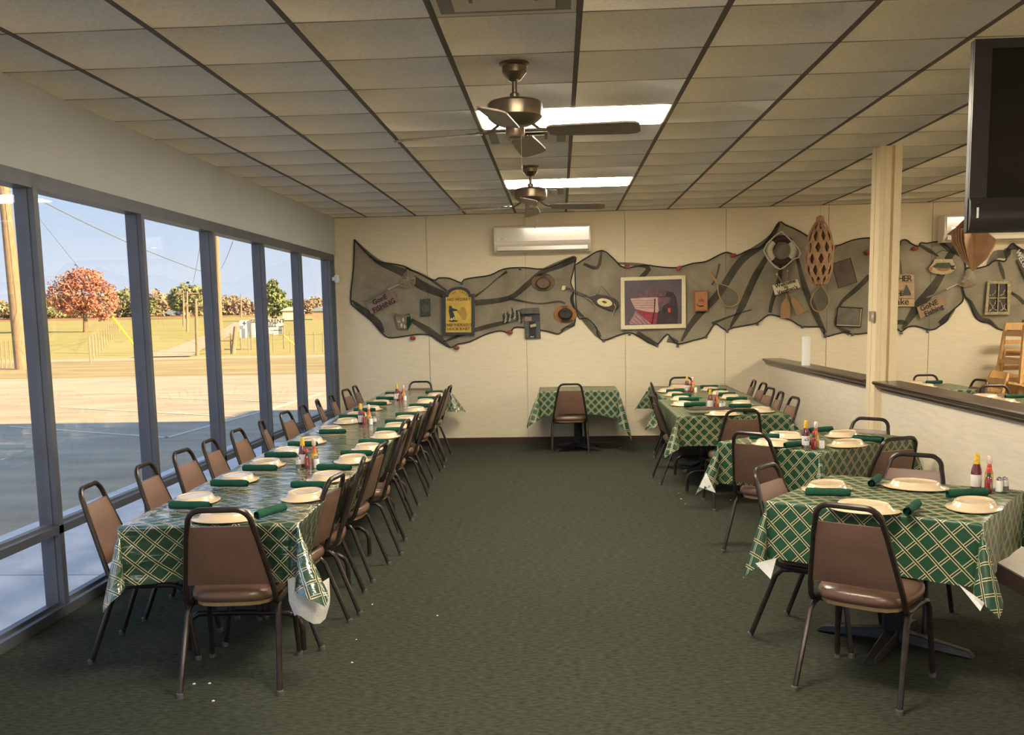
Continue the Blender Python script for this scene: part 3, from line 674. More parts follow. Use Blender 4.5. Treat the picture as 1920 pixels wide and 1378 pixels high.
# ================================================================== CHAIRS
def make_chair():
    t = thing('dining_chair', '', 'chair')
    # seat cushion
    mb = MB(); n = 28; rings = []
    def rr(s, z):
        pts = []
        for k in range(n):
            a = 2 * PI * k / n; c, s_ = math.cos(a), math.sin(a); p = 4.2
            r = (abs(c) ** p + abs(s_) ** p) ** (-1 / p); wx = .198 - (.022 if s_ < 0 else 0) * abs(s_)
            pts.append((r * c * wx * s, .012 + r * s_ * .198 * s, z))
        return pts
    lv = [(.90, .385), (.98, .392), (1.0, .408), (.985, .425), (.93, .438), (.75, .446), (.4, .450)]
    vs = []; fs = []
    for s_, z in lv: vs += rr(s_, z)
    for i in range(len(lv) - 1):
        for k in range(n): fs.append((i * n + k, i * n + (k + 1) % n, (i + 1) * n + (k + 1) % n, (i + 1) * n + k))
    fs.append(tuple(range(n))[::-1]); fs.append(tuple((len(lv) - 1) * n + k for k in range(n)))
    MB().add(vs, fs).build('seat', 'seat_vinyl', t, smooth=60)
    MB().add(rr(.90, .368) + rr(.92, .386), [(k, (k + 1) % n, n + (k + 1) % n, n + k) for k in range(n)] + [tuple(range(n))[::-1], tuple(range(n, 2 * n))]).build('seat_board', 'plywood', t)
    # back frame: one bent tube
    def bk(x, z):     # lean plane
        return (x, -.155 - (z - .40) * .345, z)
    zt = .828
    pts = [(-.190, .06, .372), (-.192, -.09, .372), (-.192, -.135, .380), bk(-.191, .405), bk(-.186, .46), bk(-.145, .70)]
    cxr = .062
    for k in range(0, 7):
        a = PI - k * PI / 2 / 6; pts.append(bk(-.132 + cxr + cxr * math.cos(a), zt - cxr - .012 + cxr * math.sin(a)))
    pts += [(-p[0], p[1], p[2]) for p in pts[::-1]]
    MB().tube(pts, .0125, 8).build('back_frame', 'chair_frame', t, smooth=True)
    # padded back
    def bp(u, v, o):  # u -1..1, v 0..1
        z = .468 + v * .272; hw = .182 - .047 * v
        x, y, zz = bk(u * hw, z); return (x, y + o, zz)
    vs = []; fs = []; A, B = 7, 6
    for o, s_ in ((.019, 1), (-.014, -1)):
        for i in range(A):
            for j in range(B):
                u = -1 + 2 * i / (A - 1); v = j / (B - 1); ed = min(1, (1 - abs(u)) * 6, v * 7, (1 - v) * 7); vs.append(bp(u, v, o * (.45 + .55 * max(0, ed))))
    N = A * B
    for i in range(A - 1):
        for j in range(B - 1):
            a = i * B + j; fs.append((a, a + B, a + B + 1, a + 1)); fs.append((N + a, N + a + 1, N + a + B + 1, N + a + B))
    ring = [i * B for i in range(A)] + [(A - 1) * B + j for j in range(1, B)] + [i * B + B - 1 for i in range(A - 2, -1, -1)] + [j for j in range(B - 2, 0, -1)]
    for k in range(len(ring)): a, b = ring[k], ring[(k + 1) % len(ring)]; fs.append((a, b, N + b, N + a))
    MB().add(vs, fs).build('backrest', 'chair_vinyl', t, smooth=50)
    for s_ in (-1, 1):
        for fr in (0, 1):
            if fr: q = [(.186, .02, .362), (.188, .12, .362), (.191, .165, .352), (.194, .185, .325), (.207, .235, .0)]
            else: q = [(.186, .02, .362), (.188, -.06, .362), (.192, -.115, .354), (.196, -.145, .325), (.212, -.265, .0)]
            lg = MB().tube([(x * s_, y, z) for x, y, z in q], .0125, 8).build('leg', 'chair_frame', t, smooth=True)
            x, y, z = q[-1]; MB().lathe([(.015, 0), (.015, .018), (.0135, .022)], 10, (x * s_, y, 0)).build('glide', 'glide', lg)
    MB().tube([(-.186, .10, .358), (.186, .10, .358)], .009, 8).tube([(-.186, -.07, .358), (.186, -.07, .358)], .009, 8).build('stretcher', 'chair_frame', t)
    return t
CH = Proto(make_chair())
def chair_top(x, y, face, label, group=None):
    """place by where the top rail's centre is (z .83); face = heading in degrees (0: +y, -90: +x)"""
    a = math.radians(face); off = Vector((0, -.300, 0)); off.rotate(Matrix.Rotation(a, 3, 'Z'))
    return CH.place((x - off.x, y - off.y, 0), a, label, group)
chair_top(-1.415, 3.83, 5, 'brown vinyl chair at the near end of the long window table, back to camera', 'chairs round the long window table')
WY = [4.46, 5.10, 5.66, 6.14, 6.72, 7.32, 8.02, 8.62, 9.20, 9.80, 10.55, 11.08]
WR = [6, 3, -2, 2, 0, 12, -3, 4, 10, 5, -6, 2]
for k, y in enumerate(WY):
    chair_top(-2.275 - .010 * k, y, -90 + WR[k], 'brown vinyl chair between long table and windows, %s from the near end' % ('the one' if 0 else ('first' if k == 0 else ORD[k])), 'chairs round the long window table')
EY = [4.65, 5.21, 5.84, 6.52, 7.19, 7.81, 8.66, 9.58, 10.34, 10.86]
EX = [-1.105, -1.085, -1.095, -1.065, -1.155, -1.165, -1.17, -1.21, -1.225, -1.235]
ER = [-6, 8, -3, 5, -4, 3, 6, -3, 4, -2]
for k, y in enumerate(EY):
    chair_top(EX[k], y, 90 + ER[k], 'brown vinyl chair on the aisle side of long table, %s from the near end' % ('first' if k == 0 else ORD[k]), 'chairs round the long window table')
chair_top(-1.70, 11.72, 180, 'brown vinyl chair at the far end of the long window table', 'chairs round the long window table')
chair_top(.118, 10.87, 2, 'brown vinyl chair at the small empty table by the back wall')
chair_top(1.122, 3.80, -35, 'brown vinyl chair at the near right table, back to camera', 'chairs at the near right table')
chair_top(1.02, 4.84, -35 - 92, 'brown vinyl chair on the aisle side of the near right table', 'chairs at the near right table')
chair_top(1.88, 5.17, 145, 'brown vinyl chair at the far side of the near right table', 'chairs at the near right table')
chair_top(1.205, 6.17, -42, 'brown vinyl chair on the aisle side of the middle right table', 'chairs at the middle right table')
chair_top(2.03, 5.84, 24, 'brown vinyl chair at the near side of the middle right table', 'chairs at the middle right table')
chair_top(2.20, 6.93, 137, 'brown vinyl chair behind the middle right table by the low wall', 'chairs at the middle right table')
chair_top(1.44, 7.66, 2, 'brown vinyl chair at the near end of the far right tables', 'chairs at the far right tables')
chair_top(.87, 9.12, -85, 'brown vinyl chair on the aisle side of the far right tables, nearer one', 'chairs at the far right tables')
chair_top(1.02, 10.85, -95, 'brown vinyl chair on the aisle side of the far right tables, farther one', 'chairs at the far right tables')
chair_top(1.46, 11.72, 180, 'brown vinyl chair at the far end of the far right tables', 'chairs at the far right tables')
for k, (x, y) in enumerate([(2.10, 8.72), (2.11, 9.30), (2.13, 9.86), (2.20, 10.52), (2.19, 10.98)]):
    chair_top(x, y, 90 + [4, -3, 6, 2, -4][k], 'brown vinyl chair between far right tables and low wall, %s from the near end' % ('first' if k == 0 else ORD[k]), 'chairs at the far right tables')
chair_top(4.23, 11.45, 180, 'brown vinyl chair beyond the divider, leftmost of the three backs', 'chairs beyond the divider')
chair_top(4.48, 10.55, 100, 'brown vinyl chair beyond the divider, middle of the three backs', 'chairs beyond the divider')
chair_top(4.26, 9.74, 180, 'brown vinyl chair beyond the divider, rightmost of the three backs', 'chairs beyond the divider')

# ================================================================== TABLES
def folding_table(label, x, y, rz, wx, ly, group):
    t = thing('folding_table', label, 'table', (x, y, 0), rz, group)
    MB().box(-wx / 2, -ly / 2, .692, wx / 2, ly / 2, .715).build('tabletop', 'table_top', t, bevel=.004)
    for s_ in (-1, 1):
        yy = s_ * (ly / 2 - .36); hw = wx / 2 - .10
        q = [(-hw, yy, .012), (-hw, yy, .12), (-hw + .015, yy, .165), (-hw + .06, yy, .195), (0, yy, .20)]
        mb = MB().tube(q + [(-a, b, c) for a, b, c in q[:-1][::-1]], .0145, 10)
        mb.tube([(-.07, yy, .2), (-.07, yy, .69)], .0135, 8).tube([(.07, yy, .2), (.07, yy, .69)], .0135, 8)
        mb.build('leg', 'chair_frame', t, smooth=True)
        MB().bar((0, yy, .42), (0, yy - s_ * .4, .69), .02, .006).build('brace', 'chair_frame', t)
    return t
def pedestal_table(label, x, y, rz, wx, ly, group=None, brz=PI / 4):
    t = thing('pedestal_table', label, 'table', (x, y, 0), rz, group)
    MB().box(-wx / 2, -ly / 2, .692, wx / 2, ly / 2, .715).build('tabletop', 'table_top', t, bevel=.004)
    MB().lathe([(.05, .05), (.05, .67), (.12, .68), (.12, .691)], 24).build('column', 'black_iron', t, smooth=40)
    for k in range(4):
        M = Matrix.Rotation(brz + k * PI / 2, 3, 'Z'); L = .36
        vs = [M @ Vector(p) for p in [(0, -.045, .03), (0, .045, .03), (L, -.028, .004), (L, .028, .004), (0, -.03, .085), (0, .03, .085), (L * .93, -.018, .034), (L * .93, .018, .034)]]
        f = MB().add(vs, [(0, 1, 3, 2), (4, 6, 7, 5), (0, 2, 6, 4), (1, 5, 7, 3), (2, 3, 7, 6), (0, 4, 5, 1)]).build('foot', 'black_iron', t, bevel=.004)
    return t
def cloth(label, x, y, rz, a, b, hx, hy, mt, z=.721, group=None, seed=1, amp=.016, flare=.42, edit=None, top_wr=.0015, inw=.03):
    """sheet draped over a table of half sizes a,b ; hx,hy the overhang"""
    r = random.Random(seed); ph = [r.uniform(0, 6.28) for _ in range(8)]
    def axis(a, h, res=.06):
        n = max(6, int(2 * a / res)); inner = [-a + 2 * a * k / n for k in range(n + 1)]
        out = [a + .008, a + .02] + [a + .02 + (h - .02) * k / 7 for k in range(1, 8)]
        return [-q for q in out[::-1]] + inner + out
    us = axis(a, hx, .05 if a < 1 else .06); vs_ = axis(b, hy, .05 if b < 1 else .06)
    V = []; UV = []
    for u in us:
        for v in vs_:
            du = max(abs(u) - a, 0); dv = max(abs(v) - b, 0); su = 1 if u > 0 else -1; sv = 1 if v > 0 else -1
            X = max(-a, min(a, u)); Y = max(-b, min(b, v)); Z = top_wr * math.sin(17 * v + 3 * math.sin(3 * u) + ph[0]) if du == 0 and dv == 0 else 0
            if du > 0 and dv == 0:
                t = du / hx; fade = min(1, (b - abs(v)) / .12); wv = math.sin(9 * v + ph[1] * su) + .6 * math.sin(21 * v + ph[2])
                X += su * (.006 - du * inw * min(1, (b - abs(v)) / .2) + amp * t * fade * wv); Z = -max(0, du - .004)
            elif dv > 0 and du == 0:
                t = dv / hy; fade = min(1, (a - abs(u)) / .12); wv = math.sin(9 * u + ph[3] * sv) + .6 * math.sin(21 * u + ph[4])
                Y += sv * (.006 - dv * inw * min(1, (a - abs(u)) / .2) + amp * t * fade * wv); Z = -max(0, dv - .004)
            elif du > 0 and dv > 0:
                rr = math.hypot(du, dv); th = math.atan2(dv, du); s2 = math.sin(2 * th)
                k = flare[(su > 0) + 2 * (sv > 0)] if isinstance(flare, tuple) else flare + .12 * math.sin(ph[5] + su * 2 + sv)
                out = rr * (k * s2 ** 1.6); bend = -.10 * rr * math.sin(4 * th)
                nx, ny = math.cos(th), math.sin(th)
                X += su * (.006 * nx + nx * out - ny * bend); Y += sv * (.006 * ny + ny * out + nx * bend); Z = -math.sqrt(max(rr * rr - out * out, 0)) * .985
            if edit: X, Y, Z = edit(u, v, X, Y, Z)
            V.append((X, Y, Z)); UV.append((u + x, v + y))
    n2 = len(vs_); F_s = [(i * n2 + j, (i + 1) * n2 + j, (i + 1) * n2 + j + 1, i * n2 + j + 1) for i in range(len(us) - 1) for j in range(n2 - 1)]
    me = bpy.data.meshes.new('tablecloth'); me.from_pydata(V, [], F_s); me.materials.append(MATS[mt])
    uvl = me.uv_layers.new(name='UVMap')
    for p in me.polygons:
        p.use_smooth = True
        for li in p.loop_indices: uvl.data[li].uv = UV[me.loops[li].vertex_index]
    o = bpy.data.objects.new('tablecloth', me); COL.objects.link(o); o.location = (x, y, z); o.rotation_euler = (0, 0, rz)
    return tag(o, label, 'tablecloth', group)
# long window table: four folding tables in a row under one cloth
LR = math.atan2(.2, 7.6)
LC = Vector((-1.615, 7.80))
def long_pt(u, v):      # u across, v along (from the middle)
    return Vector((LC.x + u * math.cos(LR) - v * math.sin(LR), LC.y + u * math.sin(LR) + v * math.cos(LR)))
for k in range(4):
    p = long_pt(0, -2.82 + 1.88 * k)
    folding_table('folding table under the long window cloth, %s from the camera' % ORD[k], p.x, p.y, LR, .76, 1.86, 'folding tables under the long cloth')
cloth('long green lattice cloth with glossy wrinkled top, along the windows', LC.x, LC.y, LR, .385, 3.82, .27, .27, 'cloth_glossy', seed=4, amp=.010, top_wr=.0022, flare=(.24, .50, .4, .62), inw=.34)
# the white flannel backing that shows under the near right corner of the long cloth
p = long_pt(.42, -3.86)
fl = MB(); vs = []; nn = 7
for i in range(nn):
    for j in range(nn):
        u = i / (nn - 1); v = j / (nn - 1); rad = 1 - .18 * max(0, (v - .6)) * abs(2 * u - 1) * 4 * (1 if u > .5 else .9)
        vs.append((p.x - .055 + .17 * (u - .5) * rad + .05, p.y + .045 - .06 * math.sin(u * PI) + .05 * u, .475 - .185 * v * (1 - .12 * (1 - u) * (1 if v > .6 else 0)) + .02 * math.sin(6 * u)))
fl.add(vs, [(i * nn + j, (i + 1) * nn + j, (i + 1) * nn + j + 1, i * nn + j + 1) for i in range(nn - 1) for j in range(nn - 1)])
tag(fl.build('cloth_lining', 'flannel', smooth=True, fix=False), 'white flannel lining hanging below near right corner of the long cloth', 'tablecloth')
# empty table against the back wall
pedestal_table('black pedestal table against the back wall in the middle', .215, 11.48, 0, .86, .66)
def slant(u, v, X, Y, Z):
    if v < -.34: Z *= 1 + .28 * (u / .45) ** 2 * (1 if u > 0 else .4)
    return X, Y, Z
cloth('green lattice cloth on the empty table by the back wall', .215, 11.48, 0, .455, .35, .27, .27, 'cloth_plain', seed=8, flare=(.5, .5, .1, .1), edit=slant)
# near right table
RA = math.radians(-34.5)
pedestal_table('black cross footed pedestal table nearest the camera on the right', 1.57, 4.54, RA, .88, .84, brz=math.radians(0))
def fold1(u, v, X, Y, Z):   # the aisle corner turns up a little
    return X, Y, Z
cloth('green lattice cloth on the near right table', 1.56, 4.52, RA, .45, .43, .27, .27, 'cloth_plain', seed=12, flare=(.28, .34, .28, .38), amp=.012)
# turned-back white corner at the wall side of the near right table
c0 = Vector((1.93, 3.96, 0))
fl = MB(); a_ = Vector((2.12, 4.30, .60)); b_ = Vector((1.93, 4.02, .43)); c_ = Vector((2.17, 3.93, .38)); d_ = Vector((2.30, 4.15, .58))
vs = [a_, b_, c_, d_]; q = []
for i in range(6):
    for j in range(6):
        u, v = i / 5, j / 5; pp = (a_ * (1 - u) + b_ * u) * (1 - v) + (d_ * (1 - u) + c_ * u) * v; pp.z += .02 * math.sin(u * 5) * v; q.append(pp)
fl.add(q, [(i * 6 + j, (i + 1) * 6 + j, (i + 1) * 6 + j + 1, i * 6 + j + 1) for i in range(5) for j in range(5)])
tag(fl.build('cloth_lining', 'flannel', smooth=True, fix=False), 'white lining turned out at the wall side of the near right cloth', 'tablecloth')
def small_flap(label, pts, mt='flannel'):
    a, b, c = [Vector(v) for v in pts]; m_ = (a + b + c) / 3 + (b - a).cross(c - a).normalized() * .012
    mb = MB().add([a, b, c, m_, (a + b) / 2, (b + c) / 2, (c + a) / 2], [(0, 4, 3, 6), (4, 1, 5, 3), (6, 3, 5, 2)])
    tag(mb.build('cloth_lining', mt, smooth=True, fix=False), label, 'tablecloth')
small_flap('white lining corner showing at the aisle corner of the near right cloth', [at_y(1416, 1056, 4.31), at_y(1456, 1046, 4.27), at_y(1445, 1086, 4.27)])
small_flap('white lining tip under the near corner of the near right cloth', [at_y(1796, 1094, 3.86), at_y(1846, 1130, 3.78), at_y(1838, 1146, 3.78)])
# middle right table
RB = math.radians(41)
pedestal_table('black pedestal table under the middle right cloth', 1.725, 6.58, RB, 1.03, .76, brz=0)
cloth('green lattice cloth on the middle right table', 1.725, 6.58, RB, .525, .39, .29, .29, 'cloth_plain', seed=21, flare=(.30, .30, .38, .34), amp=.01, inw=.12)
small_flap('white lining edge at the aisle side of the middle right cloth', [at_y(1324, 886, 6.50), at_y(1311, 913, 6.50), at_y(1342, 924, 6.46)])
# far right tables
for k in range(2):
    folding_table('folding table in the far right row, %s' % ['nearer the camera', 'nearer the back wall'][k], 1.46 + .06 * k, 8.98 + 1.78 * k, 0, .88, 1.62, 'folding tables of the far right row')
pedestal_table('black pedestal stand between the far right folding tables', 1.49, 9.88, 0, .5, .16, brz=PI / 4)
cloth('green lattice cloth on the nearer of the far right tables', 1.458, 8.99, -.01, .46, .84, .27, .26, 'cloth_plain', seed=31, flare=.5, inw=.15)
cloth('green lattice cloth on the farther of the far right tables', 1.52, 10.79, -.01, .45, .84, .27, .26, 'cloth_plain', z=.724, seed=37, flare=.5, inw=.15)
# beyond the divider
pedestal_table('black pedestal table beyond the divider near the back wall', 4.05, 10.95, 0, .86, .84)
cloth('green lattice cloth beyond the divider near the back wall', 4.05, 10.95, 0, .44, .43, .26, .26, 'cloth_plain', seed=41)
pedestal_table('black pedestal table beyond the divider, nearer the camera', 4.10, 9.15, 0, .86, .84)
cloth('green lattice cloth beyond the divider, nearer the camera', 4.10, 9.15, 0, .44, .43, .26, .26, 'cloth_plain', seed=43)

# ================================================================== PLATTERS AND NAPKINS
ZT = .7245
pl = thing('oval_platter', '', 'platter')
prof = [(.118, .004), (.140, .0025), (.150, .003), (.152, .006), (.147, .0075), (.120, .012), (.108, .030), (.104, .034), (.099, .034), (.095, .0315), (.05, .031), (.001, .031)]
MB().lathe(prof, 36, sx=1.0, sy=.74).build('dish', 'plate', pl, smooth=60)
MB().lathe([(.096, .030), (.098, .0355), (.103, .0355), (.105, .030)], 36, sx=1.0, sy=.74).build('foot_ring', 'plate', pl, smooth=60)
PL = Proto(pl)
nk = thing('rolled_napkin', '', 'napkin')
mb = MB(); sp = []
for k in range(26):
    a = k / 25 * 2 * PI * 2.3; r = .010 + .0115 * k / 25; sp.append((r * math.cos(a), r * math.sin(a)))
nL = 6
vs = []; fs = []
for j in range(nL):
    y = -.098 + .196 * j / (nL - 1); wob = 1 + .06 * math.sin(j * 2.1)
    for (a, b) in sp: vs.append((a * wob, y + .004 * math.sin(a * 300), .0225 + b * wob * .95))
for j in range(nL - 1):
    for k in range(25): fs.append((j * 26 + k, j * 26 + k + 1, (j + 1) * 26 + k + 1, (j + 1) * 26 + k))
MB().add(vs, fs).build('cloth_roll', 'napkin', nk, smooth=True, fix=False)
mb = MB().tube([(0, -.085, .022), (0, .085, .022)], .0085, 8); mb.build('cutlery_core', 'napkin', nk, smooth=True)
NK = Proto(nk)
def plate(x, y, long_deg, label, group): PL.place((x * 1.011, y * 1.011, ZT), math.radians(long_deg), label, group)
def napkin(x, y, dir_deg, label, group, z=ZT): NK.place((x * 1.011, y * 1.011, z), math.radians(dir_deg - 90), label, group)
WP = [(-1.745, 4.44), (-1.74, 5.04), (-1.745, 5.57), (-1.76, 6.08), (-1.75, 6.62), (-1.77, 7.32), (-1.77, 7.9), (-1.80, 8.42), (-1.79, 9.03), (-1.81, 9.66), (-1.82, 10.38)]
WN = [(-1.69, 4.24), (-1.71, 4.83), (-1.71, 5.34), (-1.74, 5.86), (-1.74, 6.38), (-1.70, 7.08), (-1.80, 8.18), (-1.80, 8.78), (-1.81, 9.43), (-1.83, 10.04), (-1.85, 10.68)]
EP = [(-1.235, 4.53), (-1.25, 5.06), (-1.255, 5.71), (-1.265, 6.24), (-1.27, 6.9), (-1.29, 7.49), (-1.30, 8.05), (-1.34, 8.86), (-1.36, 9.71), (-1.36, 10.51)]
EN = [(-1.27, 4.76), (-1.28, 5.33), (-1.27, 5.90), (-1.27, 6.45), (-1.28, 7.15), (-1.32, 7.73), (-1.33, 8.30), (-1.34, 9.12), (-1.38, 9.98), (-1.41, 10.78)]
for k, (x, y) in enumerate(WP): plate(x, y, 90 + (k * 37 % 11) - 5, 'upturned cream oval platter on window side of long table, %s' % ('nearest the camera' if k == 0 else ORD[k] + ' from the camera'), 'platters on the long table')
for k, (x, y) in enumerate(WN): napkin(x, y, (k * 53 % 17) - 8, 'rolled green napkin on window side of long table, %s' % ('nearest the camera' if k == 0 else ORD[k] + ' from the camera'), 'napkins on the long table')
for k, (x, y) in enumerate(EP): plate(x, y, 90 + (k * 29 % 13) - 6, 'upturned cream oval platter on aisle side of long table, %s' % ('nearest the camera' if k == 0 else ORD[k] + ' from the camera'), 'platters on the long table')
for k, (x, y) in enumerate(EN): napkin(x, y, (k * 41 % 19) - 9, 'rolled green napkin on aisle side of long table, %s' % ('nearest the camera' if k == 0 else ORD[k] + ' from the camera'), 'napkins on the long table')
plate(-1.455, 4.04, 3, 'upturned cream oval platter at the near end of the long table', 'platters on the long table')
napkin(-1.275, 4.10, 68, 'rolled green napkin at the near end of the long table', 'napkins on the long table')
for k, (x, y, a) in enumerate([(1.17, 10.63, 88), (1.20, 10.12, 92), (1.20, 9.60, 85), (1.14, 9.03, 92)]): plate(x, y, a, 'upturned cream platter on aisle side of far right tables, %s' % ['farthest', 'second from the back wall', 'third from the back wall', 'nearest'][k], 'platters on the far right tables')
for k, (x, y, a) in enumerate([(1.24, 10.44, 5), (1.24, 9.90, -4), (1.25, 9.42, 3), (1.23, 8.86, -2)]): napkin(x, y, a, 'rolled green napkin on aisle side of far right tables, %s' % ['farthest', 'second from the back wall', 'third from the back wall', 'nearest'][k], 'napkins on the far right tables')
for k, (x, y, a) in enumerate([(1.66, 10.72, 90), (1.68, 10.18, 94), (1.70, 9.70, 86), (1.68, 9.02, 90), (1.72, 8.36, 92)]): plate(x, y, a, 'upturned cream platter on wall side of far right tables, %s' % ['farthest', 'second from the back', 'third from the back', 'fourth from the back', 'nearest'][k], 'platters on the far right tables')
for k, (x, y, a) in enumerate([(1.68, 10.97, 2), (1.68, 10.42, -6), (1.69, 9.94, 4), (1.70, 9.38, 0), (1.60, 8.66, -5)]): napkin(x, y, a, 'rolled green napkin on wall side of far right tables, %s' % ['farthest', 'second from the back', 'third from the back', 'fourth from the back', 'nearest'][k], 'napkins on the far right tables')
plate(1.38, 11.15, 0, 'upturned cream platter at the far end of the far right tables', 'platters on the far right tables')
plate(1.36, 8.12, 2, 'upturned cream platter under a menu, near end of far right tables', 'platters on the far right tables')
napkin(1.58, 8.15, 60, 'rolled green napkin at the near end of the far right tables', 'napkins on the far right tables')
mn = thing('menu_folder', 'dark folder lying across the platter at the far right tables', 'folder', (1.31, 8.36, ZT + .038), .12)
MB().box(-.22, -.10, 0, .16, .10, .006).build('cover', 'base_vinyl', mn, bevel=.002)
for k, (x, y, a) in enumerate([(1.52, 6.60, 131), (1.36, 6.22, 131), (1.92, 6.63, 41), (1.81, 6.15, 41)]): plate(x, y, [131, 131, 41, 41][k], 'upturned cream platter on middle right table, %s' % ['at the far left', 'at the near left', 'at the far right', 'at the near right'][k], 'platters on the middle right table')
for k, (x, y, a) in enumerate([(1.36, 6.48, 0), (1.48, 6.08, 25), (1.82, 6.82, 25), (1.98, 6.30, 140)]): napkin(x, y, a, 'rolled green napkin on middle right table, %s' % ['at the far left', 'beside the sauce bottles', 'behind the far right platter', 'right of the near right platter'][k], 'napkins on the middle right table')
for k, (x, y, a) in enumerate([(1.27, 4.63, 55), (1.29, 4.13, -34), (1.69, 4.65, -34), (1.76, 4.16, 57)]): plate(x, y, a, 'upturned cream platter on near right table, %s' % ['on the aisle side', 'behind the near chair', 'before the far chair', 'on the wall side'][k], 'platters on the near right table')
for k, (x, y, a) in enumerate([(1.22, 4.43, -12), (1.47, 4.07, 58), (1.53, 4.74, 62), (1.82, 4.38, 12)]): napkin(x, y, a, 'rolled green napkin on near right table, %s' % ['before the aisle side platter', 'in the middle of the near edge', 'left of the far platter', 'beside the sauce bottles'][k], 'napkins on the near right table')
for k, (x, y) in enumerate([(4.0, 11.2), (3.95, 10.75), (4.01, 9.35), (3.95, 8.85)]): plate(x, y, 0, 'upturned cream platter beyond the divider, %s' % ['farthest', 'second farthest', 'third farthest', 'nearest'][k], 'platters beyond the divider')
for k, (x, y) in enumerate([(4.22, 11.15), (4.22, 9.2)]): napkin(x, y, 10, 'rolled green napkin beyond the divider, %s' % ['farther', 'nearer'][k], 'napkins beyond the divider')

# ================================================================== SAUCES AND SHAKERS
def proto_bottle(name, cat, parts):
    t = thing(name, '', cat)
    for nm, mt, prof in parts:
        if nm == 'diamond_label':
            s_ = prof; mb = MB()
            for rot in (0, PI):
                vs = []
                for (a, b) in ((0, -s_), (s_, 0), (0, s_), (-s_, 0)):
                    an = a / .0175; M = Matrix.Rotation(rot, 3, 'Z'); vs.append(M @ Vector((math.sin(an) * .0178, -math.cos(an) * .0178, .038 + b)))
                mid = Matrix.Rotation(rot, 3, 'Z') @ Vector((0, -.0182, .038)); top = Matrix.Rotation(rot, 3, 'Z') @ Vector((0, -.0182, .038 + s_)); bot = Matrix.Rotation(rot, 3, 'Z') @ Vector((0, -.0182, .038 - s_))
                mb.add(vs + [mid], [(0, 1, 4), (1, 2, 4), (2, 3, 4), (3, 0, 4)])
            mb.build(nm, mt, t, fix=False)
        else: MB().lathe(prof, 20).build(nm, mt, t, smooth=40)
    t.scale = (.89, .89, .89)
    return Proto(t)
B_TALL = proto_bottle('ketchup_bottle', 'bottle', [('bottle', 'sauce_dark', [(.024, 0), (.027, .004), (.027, .095), (.024, .115), (.014, .150), (.012, .160)]), ('paper_label', 'paper_label', [(.0272, .022), (.0276, .023), (.0276, .085), (.0272, .086)]), ('cap', 'yellow_wrap', [(.0165, .138), (.0145, .16), (.0135, .192), (.012, .196)])])
B_PEP = proto_bottle('pepper_sauce_bottle', 'bottle', [('bottle', 'sauce_orange', [(.019, 0), (.021, .004), (.021, .082), (.017, .10), (.010, .13), (.009, .145)]), ('paper_label', 'gold_label', [(.0212, .05), (.0216, .051), (.0216, .085), (.0212, .086)]), ('neck_band', 'red_cap', [(.0125, .115), (.0115, .132), (.0105, .133)]), ('cap', 'pink_cap', [(.012, .140), (.014, .146), (.014, .168), (.012, .180), (.008, .184)])])
B_HOT = proto_bottle('hot_sauce_bottle', 'bottle', [('bottle', 'sauce_red', [(.0165, 0), (.0175, .003), (.0175, .064), (.014, .078), (.009, .085)]), ('diamond_label', 'paper_label', .020), ('neck_band', 'green_band', [(.0102, .082), (.0105, .083), (.0098, .102), (.009, .103)]), ('cap', 'red_cap', [(.0105, .104), (.011, .106), (.0105, .124), (.009, .126)])])
B_SALT = proto_bottle('salt_shaker', 'shaker', [('glass', 'salt', [(.016, 0), (.019, .003), (.018, .05), (.0135, .062)]), ('lid', 'chrome', [(.0145, .060), (.0155, .064), (.013, .074), (.006, .078)])])
B_PEPR = proto_bottle('pepper_shaker', 'shaker', [('glass', 'shaker_glass', [(.016, 0), (.019, .003), (.018, .05), (.0135, .062)]), ('filling', 'pepper', [(.0192, .004), (.0194, .006), (.0190, .028), (.0188, .029)]), ('lid', 'chrome', [(.0145, .060), (.0155, .064), (.013, .074), (.006, .078)])])
SPOTS = [((-1.46, 5.44), 'at the nearest cluster on the long table'), ((-1.575, 7.66), 'at the middle cluster on the long table'), ((-1.655, 9.90), 'at the farthest cluster on the long table'),
         ((1.40, 10.42), 'at the farther cluster on the far right tables'), ((1.36, 8.56), 'at the nearer cluster on the far right tables'), ((1.55, 5.99), 'on the middle right table'), ((1.955, 4.50), 'on the near right table')]
for q, ((x, y), wh) in enumerate(SPOTS):
    x *= 1.02; y *= 1.02
    dirx = 1.0
    B_TALL.place((x - .035, y + .03, ZT), 0, 'tall ketchup bottle with yellow cap, ' + wh, 'ketchup bottles on the tables')
    B_PEP.place((x + .030, y + .045, ZT), 0, 'pepper sauce bottle with pale cap, ' + wh, 'pepper sauce bottles on the tables')
    B_HOT.place((x + .002, y - .018, ZT), .3, 'small hot sauce bottle with red cap, ' + wh, 'hot sauce bottles on the tables')
    B_SALT.place((x + .055, y - .01, ZT), 0, 'white filled salt shaker, ' + wh, 'salt shakers on the tables')
    B_PEPR.place((x + (.085 if q in (1, 4, 6) else -.045), y - .035 if q not in (1, 4, 6) else y - .0, ZT), 0, 'glass pepper shaker with chrome lid, ' + wh, 'pepper shakers on the tables')

